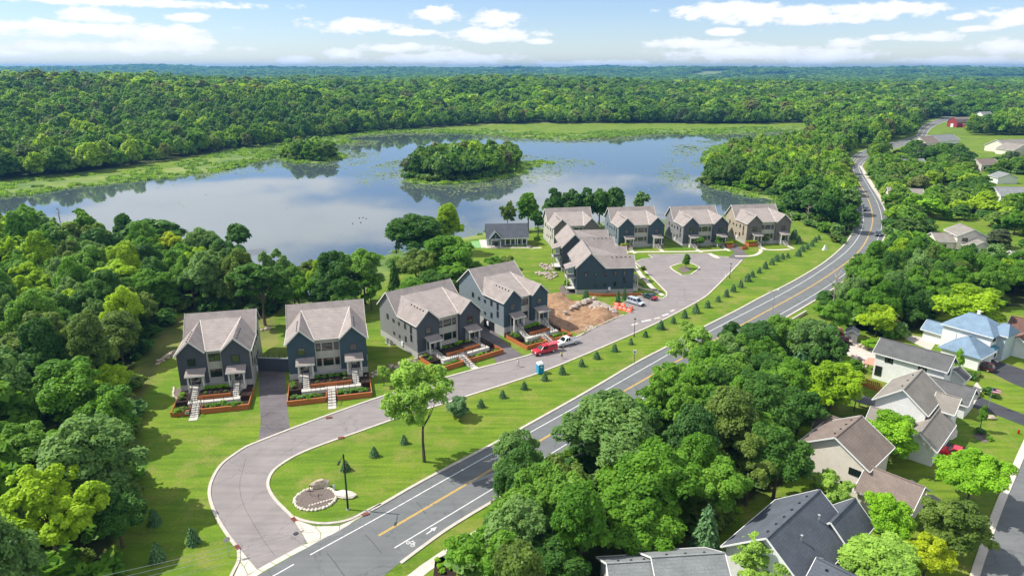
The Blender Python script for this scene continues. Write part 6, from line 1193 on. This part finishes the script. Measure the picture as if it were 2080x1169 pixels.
# orange and white barriers
def barrier(px_,ang,i):
    g=G(*px_); t=thing('road_barrier',f'orange water-filled barrier by the stone heap, {ordinal(i)} from the left','barrier',(g.x,g.y,.0),R(ang),'orange barriers at the parking bay')
    part('barrier_body',MB().ex([(-.3,0),(.3,0),(.3,.15),(.14,.4),(.12,.95),(-.12,.95),(-.14,.4),(-.3,.15)],'x',-.88,.88),'barrier',t); part('stripe',MB().box(-.5,-.145,.55,.5,.145,.8),'plasticwhite',t)
p0,p1=G(1247,625),G(1281,634); an=head(p0,p1)
for i in range(4): q_=p0.lerp(p1,(i+.5)/4); x_,y_,_=proj(q_); barrier((x_,y_),an,i+1)
q_=G(1279,629); barrier((1281,630),an+90,5)
for i,(a,b) in enumerate(((1252,621),(1264,623))): barrier((a,b),an+4,6+i)
def lamp_post(px_,h,lb,kind='lantern',ang=0):
    g=G(*px_); t=thing('lamp_post',lb,'lamp post',(g.x,g.y,0),R(ang))
    part('base',MB().disc((0,0,.15),.17,10,'z',.3),'black',t); part('pole',MB().tube([(0,0,.2),(0,0,h-.5)],[.075,.055],8),'black',t)
    ln=MB().loft([(-.12,-.12,h-.5),(.12,-.12,h-.5),(.12,.12,h-.5),(-.12,.12,h-.5)],[(-.2,-.2,h-.08),(.2,-.2,h-.08),(.2,.2,h-.08),(-.2,.2,h-.08)]).build('lantern',M['plasticwhite'],t); MB().loft([(-.27,-.27,h-.07),(.27,-.27,h-.07),(.27,.27,h-.07),(-.27,.27,h-.07)],[(-.04,-.04,h+.2),(.04,-.04,h+.2),(.04,.04,h+.2),(-.04,.04,h+.2)]).build('lantern_cap',M['black'],t); return t
lamp_post((1288,683),4.4,'black lantern lamp post on the verge beside the access lane'); lamp_post((1482,564),4.4,'black lantern lamp post at the corner of the turning area')
g=G(707,1034); t=thing('street_light','tall plain black street light pole on the grass by the main road','street light',(g.x,g.y,0))
part('pole',MB().tube([(0,0,0),(0,0,9)],[.15,.1],10),'black',t); part('arm',MB().tube([(0,0,8.8),(-.1,-1.8,9.0)],.05),'black',t); part('lamp_head',MB().box(-.24,-2.6,8.9,.04,-1.75,9.03),'black',t); part('base_plate',MB().disc((0,0,.06),.28,12,'z',.12),'metal',t)
g=G(1566,657); t=thing('street_light','grey street light with arms over both sides of the main road','street light',(g.x,g.y,0),R(40))
part('pole',MB().tube([(0,0,0),(0,0,8.6)],[.12,.08],8),'metal',t); part('arm',MB().tube([(0,0,8.4),(-2.4,0,8.8)],.05),'metal',t); part('arm',MB().tube([(0,0,8.2),(1.4,0,8.5)],.05),'metal',t); part('lamp_head',MB().box(-3.1,-.15,8.75,-2.3,.15,8.9),'metal',t); part('camera',MB().box(1.3,-.12,8.4,1.7,.12,8.6),'plasticwhite',t)
def upole(px_,h,lb,ang=0,cross=2):
    g=G(*px_); t=thing('utility_pole',lb,'utility pole',(g.x,g.y,0),R(ang)); part('pole',MB().tube([(0,0,0),(0,0,h)],[.16,.1],8),'bark',t)
    for k in range(cross): part('crossarm',MB().box(-1.2,-.06,h-.5-k*1.0,1.2,.06,h-.36-k*1.0),'bark',t)
    for x in(-1.1,0,1.1): part('insulator',MB().disc((x,0,h-.28),.07,8,'z',.16),'metal',t)
    return t
upole((1727,438),9,'wooden utility pole with crossarms beside the road at the peninsula',20); up=upole((1235,1000),9,'wooden utility pole among the trees at the left tip of the roadside woods',-30,1)
# overhead wires across the lane mouth
w0=Vector((-46,58,9.5))
for i,(dx,dz) in enumerate(((-1.1,0),(0,0),(1.1,0),(0,-1.6))):
    a=Vector((-60+dx*.8,53-dx,8.6+dz)); b=up.location+Vector((dx*.6,dx*.5,10.1+dz)); P=[a.lerp(b,s/14)+Vector((0,0,-2.2*(1-(2*s/14-1)**2))) for s in range(15)]
    tag(MB().tube(P,.02,4).build('overhead_wire',M['metal']),'thin overhead wire at the lane mouth, '+('leftmost','middle one of the upper three','rightmost','lowest')[i],'wire','overhead wires at the lane mouth')
# signs
g=G(466,1131); t=thing('stop_sign','stop sign seen from behind at the mouth of the access lane','stop sign',(g.x,g.y,0),R(40)); part('post',MB().tube([(0,0,0),(0,0,3.0)],.04),'metal',t); o=MB().disc((0,0,2.7),.42,8,'y',.02).build('sign_plate',M['metal'],t)
fr=MB().disc((0,.016,2.7),.41,8,'y',.008).build('sign_face',mat('red sign face',(.5,.02,.02),.5),t)
def text(s,parent,loc,rot,size,m,name='lettering'):
    c=bpy.data.curves.new(name,'FONT'); c.body=s; c.size=size; c.align_x='CENTER'; c.align_y='CENTER'; c.extrude=.002; c.materials.append(m); o_=bpy.data.objects.new(name,c); C.objects.link(o_); bpy.context.view_layer.update(); me=bpy.data.meshes.new_from_object(o_); bpy.data.objects.remove(o_); o=bpy.data.objects.new(name,me); C.objects.link(o); o.parent=parent; o.location=loc; o.rotation_euler=rot; return o
text('STOP',t,(0,.024,2.7),(R(90),0,R(180)),.28,M['plasticwhite'])
g=G(1288,738); t=thing('road_sign','white sign board on a post on the verge by the main road','sign',(g.x,g.y,0),R(-15)); part('post',MB().tube([(0,0,0),(0,0,3.0)],.05),'frame',t); part('sign_plate',MB().box(-.36,-.06,2.35,.36,-.02,3.2),'plasticwhite',t); part('symbol',MB().box(-.2,-.075,2.6,.2,-.062,2.85),'frame',t)
g=G(1675,507); t=thing('yard_sign','small white wedge-shaped marker on the grass above the main road','marker',(g.x,g.y,0),R(20)); part('board',MB().loft([(-.75,-.4,0),(.75,-.4,0),(.75,.4,0),(-.75,.4,0)],[(-.15,-.1,1.7),(.15,-.1,1.7),(.15,.1,1.7),(-.15,.1,1.7)]),'plasticwhite',t); part('base',MB().box(-.9,-.5,0,.9,.5,.08),'plasticwhite',t)
for i,(x_,y_,lb) in enumerate(((679,994,'small pale green utility marker between the two entrance boulders'),(1474,561,'small white utility box at the lamp post of the turning area'),(1260,607,'small white utility pedestal between the two narrow conifers'))):
    g=G(x_,y_); t=thing('utility_pedestal',lb,'utility box',(g.x,g.y,0)); part('housing',MB().box(-.17,-.15,0,.17,.15,.75 if i!=1 else .9),mat('pale green plastic',(.42,.55,.45),.5) if i==0 else 'plasticwhite',t); part('cap',MB().loft([(-.2,-.18,.75 if i!=1 else .9),(.2,-.18,.75 if i!=1 else .9),(.2,.18,.75 if i!=1 else .9),(-.2,.18,.75 if i!=1 else .9)],[(-.1,-.08,.9 if i!=1 else 1.05),(.1,-.08,.9 if i!=1 else 1.05),(.1,.08,.9 if i!=1 else 1.05),(-.1,.08,.9 if i!=1 else 1.05)]),'metal',t)
# entrance bed and boulders
g=G(641,1013); bed=thing('entrance_bed','round grey mulch bed ringed with pale stones at the lane bend','planting bed',(g.x,g.y,0)); rx,ry=2.95,2.75
part('mulch',MB().ex([(rx*.93*math.cos(a*.314),ry*.93*math.sin(a*.314)) for a in range(20)],'z',0,.22),'mulchg',bed)
protos=[MB().rock((0,0,0),1,900+i).mesh('stone',M['whitestone']) for i in range(4)]
for i in range(34):
    a=i*6.283/34; e=place('stone',protos[i%4],bed,(rx*math.cos(a),ry*math.sin(a),.15),a); s=.27*rnd.uniform(.8,1.25); e.scale=(s,s*1.1,s)
for i in range(9): e=place('stone',protos[i%4],bed,(-.3+i*.36,-1.9+i*.2+.0,.28),i); e.scale=(.17,.2,.15)
for i,(x,y,a) in enumerate(((-.9,.6,0),(.6,-.3,1.4))): MB().tube([(x,y,.2),(x,y,1.9 if i==0 else 1.2)],.04).box(x-.5*math.cos(a),y-.03,.9,x+.6,y+.03,.98).build('wooden_stake',M['black'] if i==0 else M['bark'],bed)
g=G(650,990); o=tag(place('boulder',MB().rock((0,0,0),1,31,.8).mesh('boulder',M['boulder']),None,(g.x,g.y,.55),R(20)),'large tan boulder standing at the top of the round mulch bed','boulder'); o.scale=(1.3,.8,1.25)
g=G(702,1007); o=tag(place('boulder',MB().rock((0,0,0),1,37,.8).mesh('boulder',M['whitestone']),None,(g.x,g.y,.28),R(-10)),'low white boulder beside the tall black pole','boulder'); o.scale=(1.75,1.0,.6)
g=G(404,836); t=thing('house_sign','small white sign on the timber wall before the first townhouse','sign',local(A,2.6,-8.78,.35),A.rotation_euler.z); part('plate',MB().box(-.35,-.05,0,.35,.0,.5),'plasticwhite',t); part('print',MB().box(-.22,-.058,.12,.22,-.052,.3),'frame',t)
for i,(H_,x,y,lb) in enumerate(((Cc,-.9,12.4,'air conditioner by the side wall of the third townhouse, rear one'),(Cc,-.9,10.8,'air conditioner by the side wall of the third townhouse, front one'),(J1,-.9,7,'air conditioner under the long wall of the blue corner townhouse'))):
    p=local(H_,x,y); t=thing('air_conditioner',lb,'air conditioner',(p.x,p.y,0),H_.rotation_euler.z); part('casing',MB().box(-.4,-.4,.1,.4,.4,.95),'metal',t); part('fan_grille',MB().disc((0,0,.97),.32,12,'z',.03),'black',t); part('pad',MB().box(-.5,-.5,0,.5,.5,.09),'concrete',t)
# things in the gardens on the right
g=G(1728,692); t=thing('garden_shed','grey garden shed with pitched roof in the back garden','shed',(g.x,g.y,0),R(-30)); part('wall',MB().box(-1.3,-1.6,0,1.3,1.6,2.3),'grey_and_sunside',t); part('gable',MB().ex([(-1.3,2.28),(1.3,2.28),(0,3.1)],'y',-1.595,1.595),'grey_and_sunside',t); part('roof',MB().slab([(-1.5,-1.8,2.25),(0,-1.8,3.2),(0,1.8,3.2),(-1.5,1.8,2.25)],.08).slab([(0,-1.8,3.2),(1.5,-1.8,2.25),(1.5,1.8,2.25),(0,1.8,3.2)],.08),'roof_grey',t); window(t,-.4,-1.6,1.2,.6,.5)
g=G(1703,678); t=thing('play_shelter','pinkish red play tunnel on the rock garden behind the shed','playhouse',(g.x,g.y,0),R(-25))
ar=[(1.2*math.cos(a*math.pi/8),1.3*math.sin(a*math.pi/8)) for a in range(9)]; part('canopy',MB().ex(ar+[(p[0]*.85,p[1]*.85) for p in ar[::-1]],'y',-1.2,1.2),mat('faded red cloth',(.6,.2,.17),.8),t); part('back_panel',MB().ex([(p[0]*.84,p[1]*.84) for p in ar],'y',1.0,1.06),mat('darker red cloth',(.4,.08,.08),.8),t)
g=G(1777,757); t=thing('gazebo','garden pavilion with brick-red canopy roof beside the white house','gazebo',(g.x,g.y,0),R(-42)); 
for x in(-1.8,1.8):
    for y in(-1.6,1.6): MB().box(x-.07,y-.07,0,x+.07,y+.07,2.3).build('post',M['frame'],t)
rd_=mat('brick red canopy',(.62,.25,.18),.85)
for pts in(((-2.1,-1.9),(2.1,-1.9)),((2.1,-1.9),(2.1,1.9)),((2.1,1.9),(-2.1,1.9)),((-2.1,1.9),(-2.1,-1.9))): MB().slab([(pts[0][0],pts[0][1],2.3),(pts[1][0],pts[1][1],2.3),(0,0,3.2)],.05).build('canopy_panel',rd_,t)
part('table',MB().box(-.8,-.5,.7,.8,.5,.76).box(-.1,-.1,0,.1,.1,.7),'frame',t)
g=G(1757,836); t=thing('gazebo','small dark-roofed pavilion beside the tan-roofed house','gazebo',(g.x,g.y,0),R(-44))
for x in(-1.5,1.5):
    for y in(-1.3,1.3): MB().box(x-.07,y-.07,0,x+.07,y+.07,2.2).build('post',M['frame'],t)
part('roof',MB().loft([(-1.9,-1.7,2.2),(1.9,-1.7,2.2),(1.9,1.7,2.2),(-1.9,1.7,2.2)],[(-.5,-.4,2.9),(.5,-.4,2.9),(.5,.4,2.9),(-.5,.4,2.9)]),mat('grey metal roof',(.12,.12,.13),.5),t); part('bench',MB().box(-1.2,.5,.4,1.2,1.0,.5),'bark',t)
fp=P2((1728,771),(1745,779),(1762,788),(1790,796)); t=thing('garden_fence','orange board fence between the green lawns left of the tan-roofed house','fence',(fp[0].x,fp[0].y,0))
bd=MB().box(-.145,-.02,.05,.145,.02,1.85).mesh('board',M['fencewood'])
for a,b in zip(fp[:-1],fp[1:]):
    n=max(1,int((b-a).length/.32)); an=math.atan2(b.y-a.y,b.x-a.x)
    for i in range(n): q_=a.lerp(b,(i+.5)/n)-fp[0]; place('board',bd,t,(q_.x,q_.y,rnd.uniform(-.02,.02)),an)
for k,(x_,y_,s,lb) in enumerate(((1765,708,(1.5,.9,.8),'large tan boulder on the patio behind the white house'),(1751,704,(.9,.8,.8),'smaller tan boulder beside the large one on the patio'),(2012,850,(1.1,.7,.6),'pale boulder on the front lawn near the flag'),(1727,700,(.7,.6,1.0),'upright pinkish boulder at the corner of the grey shed'))):
    g=G(x_,y_); o=tag(place('boulder',MB().rock((0,0,0),1,50+k,.8).mesh('boulder',M['boulder']),None,(g.x,g.y,s[2]*.45)),lb,'boulder'); o.scale=s
rocks('rock_edging','curved stone edging of the flower bed near the red canopy','stone edging',P2((1728,722),(1742,724),(1752,734),(1760,748)),.35,41); rocks('rock_garden','tumbled rocks of the rock garden at the wood edge','rock garden',P2((1658,668),(1675,662),(1692,672),(1700,686)),.45,42)
g=G(2007,829); t=thing('flagpole','small flag on a thin pole on the front lawn','flag',(g.x,g.y,0),R(-30)); part('pole',MB().tube([(0,0,0),(0,0,4.3)],.04),'metal',t); f_=MB().slab([(0,0,3.2),(1.3,0,3.2),(1.3,.04,3.2),(0,.04,3.2)],.0) if False else None
for i in range(5): part('stripe',MB().box(0,-.01,3.2+i*.2,1.3,.01,3.395+i*.2),'flagred' if i%2==0 else 'plasticwhite',t)
part('canton',MB().box(0,-.02,3.8,.55,.02,4.2),'flagblue',t)
g=G(1848,1020); t=thing('garden_flag','small striped flag by the garage of the brown-roofed house','flag',(g.x,g.y,0)); part('pole',MB().tube([(0,0,0),(0,0,2.4)],.03),'metal',t); part('cloth',MB().box(0,-.01,1.6,.8,.01,2.3),'plasticwhite',t); part('canton',MB().box(0,-.02,1.95,.35,.02,2.3),'flagblue',t)
g=G(2068,880); t=thing('fire_hydrant','red fire hydrant on the lawn near the side street','fire hydrant',(g.x,g.y,0)); part('barrel',MB().tube([(0,0,0),(0,0,.65),(0,0,.8)],[.17,.15,.05],10),'redlamp',t); part('outlet',MB().disc((0,-.15,.45),.08,8,'y',.2).disc((.18,0,.45),.06,8,'x',.15),'redlamp',t)
g=G(1899,915); t=thing('rubbish_bin','dark green wheeled bin at the garage of the tan-roofed house','bin',(g.x,g.y,0),R(-40)); part('bin_body',MB().loft([(-.25,-.3,0),(.25,-.3,0),(.25,.3,0),(-.25,.3,0)],[(-.32,-.38,1.0),(.32,-.38,1.0),(.32,.38,1.0),(-.32,.38,1.0)]),mat('dark green plastic',(.02,.09,.08),.5),t); part('lid',MB().box(-.34,-.42,1.005,.34,.4,1.08),'black',t)
rw2=thing('retaining_wall','long pale concrete retaining wall beside the road above the gardens','retaining wall',G(1590,660)); u,v=G(1591,663)-rw2.location,G(1637,636)-rw2.location; part('wall',MB().beam(u+Vector((0,0,.4)),v+Vector((0,0,.4)),.3,.8),'walk',rw2)
# shrubs in the gardens
GS=[(1970,770,'dark green',1.2,'dark shrub at the porch of the charcoal-roofed white house'),(1985,762,'green',.9,'green shrub at the head of the middle driveway'),(2005,800,'dark green',1.3,'large dark shrub beside the middle driveway'),(2018,806,'dark green',1.0,'smaller dark shrub beside the middle driveway'),(1912,820,'dark green',.7,'round shrub at the white garage wall, left one'),(1926,824,'dark green',.7,'round shrub at the white garage wall, right one'),(1950,828,'silver-blue',.8,'flat blue-green juniper on the front lawn'),(1992,882,'dark green',1.0,'shrub at the foot of the slim lawn tree'),(2010,893,'green',.6,'little shrub right of the slim lawn tree bed'),(1920,850,'olive',.9,'olive shrub by the door of the tan-roofed house'),(2065,705,'dark green',1.5,'clipped shrub in front of the red-brown roofed house'),(1905,1062,'green',1.0,'green shrub by the garage drive of the brown-roofed house'),(1720,745,'green',1.3,'green shrub in the flower bed left of the red canopy'),(1900,885,'green',.8,'low shrub beside the curved garden path'),(1650,1010,'dark green',1.0,'dark shrub at the foot of the airy pale birch'),(1780,1078,'green',.7,'low plants in the mulch below the rounded tree'),(1500,1040,'bright green',.7,'bright shrub left of the slate roof, upper'),(1487,1060,'bright green',.7,'bright shrub left of the slate roof, lower'),(1925,512,'bright green',.8,'small shrub by the path of the beige split-level house'),(1985,765,'olive',.8,'olive shrub beside the paved forecourt'),(372,806,'grey-green',.8,'shrub in the stone-edged bed at the first townhouse, left'),(383,802,'olive',.7,'shrub in the stone-edged bed at the first townhouse, right')]
for x_,y_,c_,s,lb in GS: g=G(x_,y_); shrub(g.x,g.y,c_,s*1.2,s,lb)
for i,(x_,y_) in enumerate(((888,1140),(893,1152),(899,1161),(905,1145),(912,1154),(918,1142))): g=G(x_,y_); shrub(g.x,g.y,'bright green',.55,.45,f'small bright plant in the mulch beside the pavement, {ordinal(i+1)} from the left','small plants beside the pavement')
poly_sheet('mulch_bed',P2((880,1169),(884,1135),(925,1118),(940,1130),(925,1169)),.03,M['mulch'])
poly_sheet('mulch_bed',P2((1975,885),(1992,874),(2015,892),(2000,900)),.02,M['mulchg']); poly_sheet('mulch_bed',P2((1780,1068),(1800,1060),(1815,1075),(1795,1088)),.02,M['mulchg']); poly_sheet('mulch_bed',P2((353,803),(358,790),(372,784),(392,800),(388,815),(368,815)),.03,M['mulchg'])
poly_sheet('mulch_bed',P2((1135,600),(1140,575),(1165,570),(1172,596)),.03,M['mulchg'])
# ducks on the lake
for i,(x_,y_) in enumerate(((730,443),(737,442),(744,444),(733,452),(716,454))):
    g=G(x_,y_,WZ); t=thing('duck','small dark waterbird swimming on the open lake','duck',(g.x,g.y,WZ),rnd.uniform(0,6),'waterbirds on the lake'); t['label']='small dark waterbird on the open lake, '+('leftmost of the upper three','middle of the upper three','rightmost of the five','right one of the lower two','left one of the lower two')[i]; part('body',MB().rock((0,0,.12),.28,i,.55),'frame',t); part('neck',MB().tube([(.22,0,.15),(.3,0,.4),(.4,0,.42)],[.06,.04,.05]),'frame',t)
# ---------------------------------------------------------------- air
def haze():
    mb=MB().box(-9700,-60,-3,9700,12900,118); o=mb.build('haze',None); m=bpy.data.materials.new('hazy air'); m.use_nodes=True; t=m.node_tree; t.nodes.clear()
    v=t.nodes.new('ShaderNodeVolumePrincipled'); v.inputs['Color'].default_value=(.15,.42,.8,1); v.inputs['Density'].default_value=.00011; v.inputs['Anisotropy'].default_value=.2
    u=t.nodes.new('ShaderNodeOutputMaterial'); t.links.new(v.outputs[0],u.inputs['Volume']); o.data.materials.clear(); o.data.materials.append(m); tag(o,kind='stuff')
haze()
bpy.context.view_layer.update()
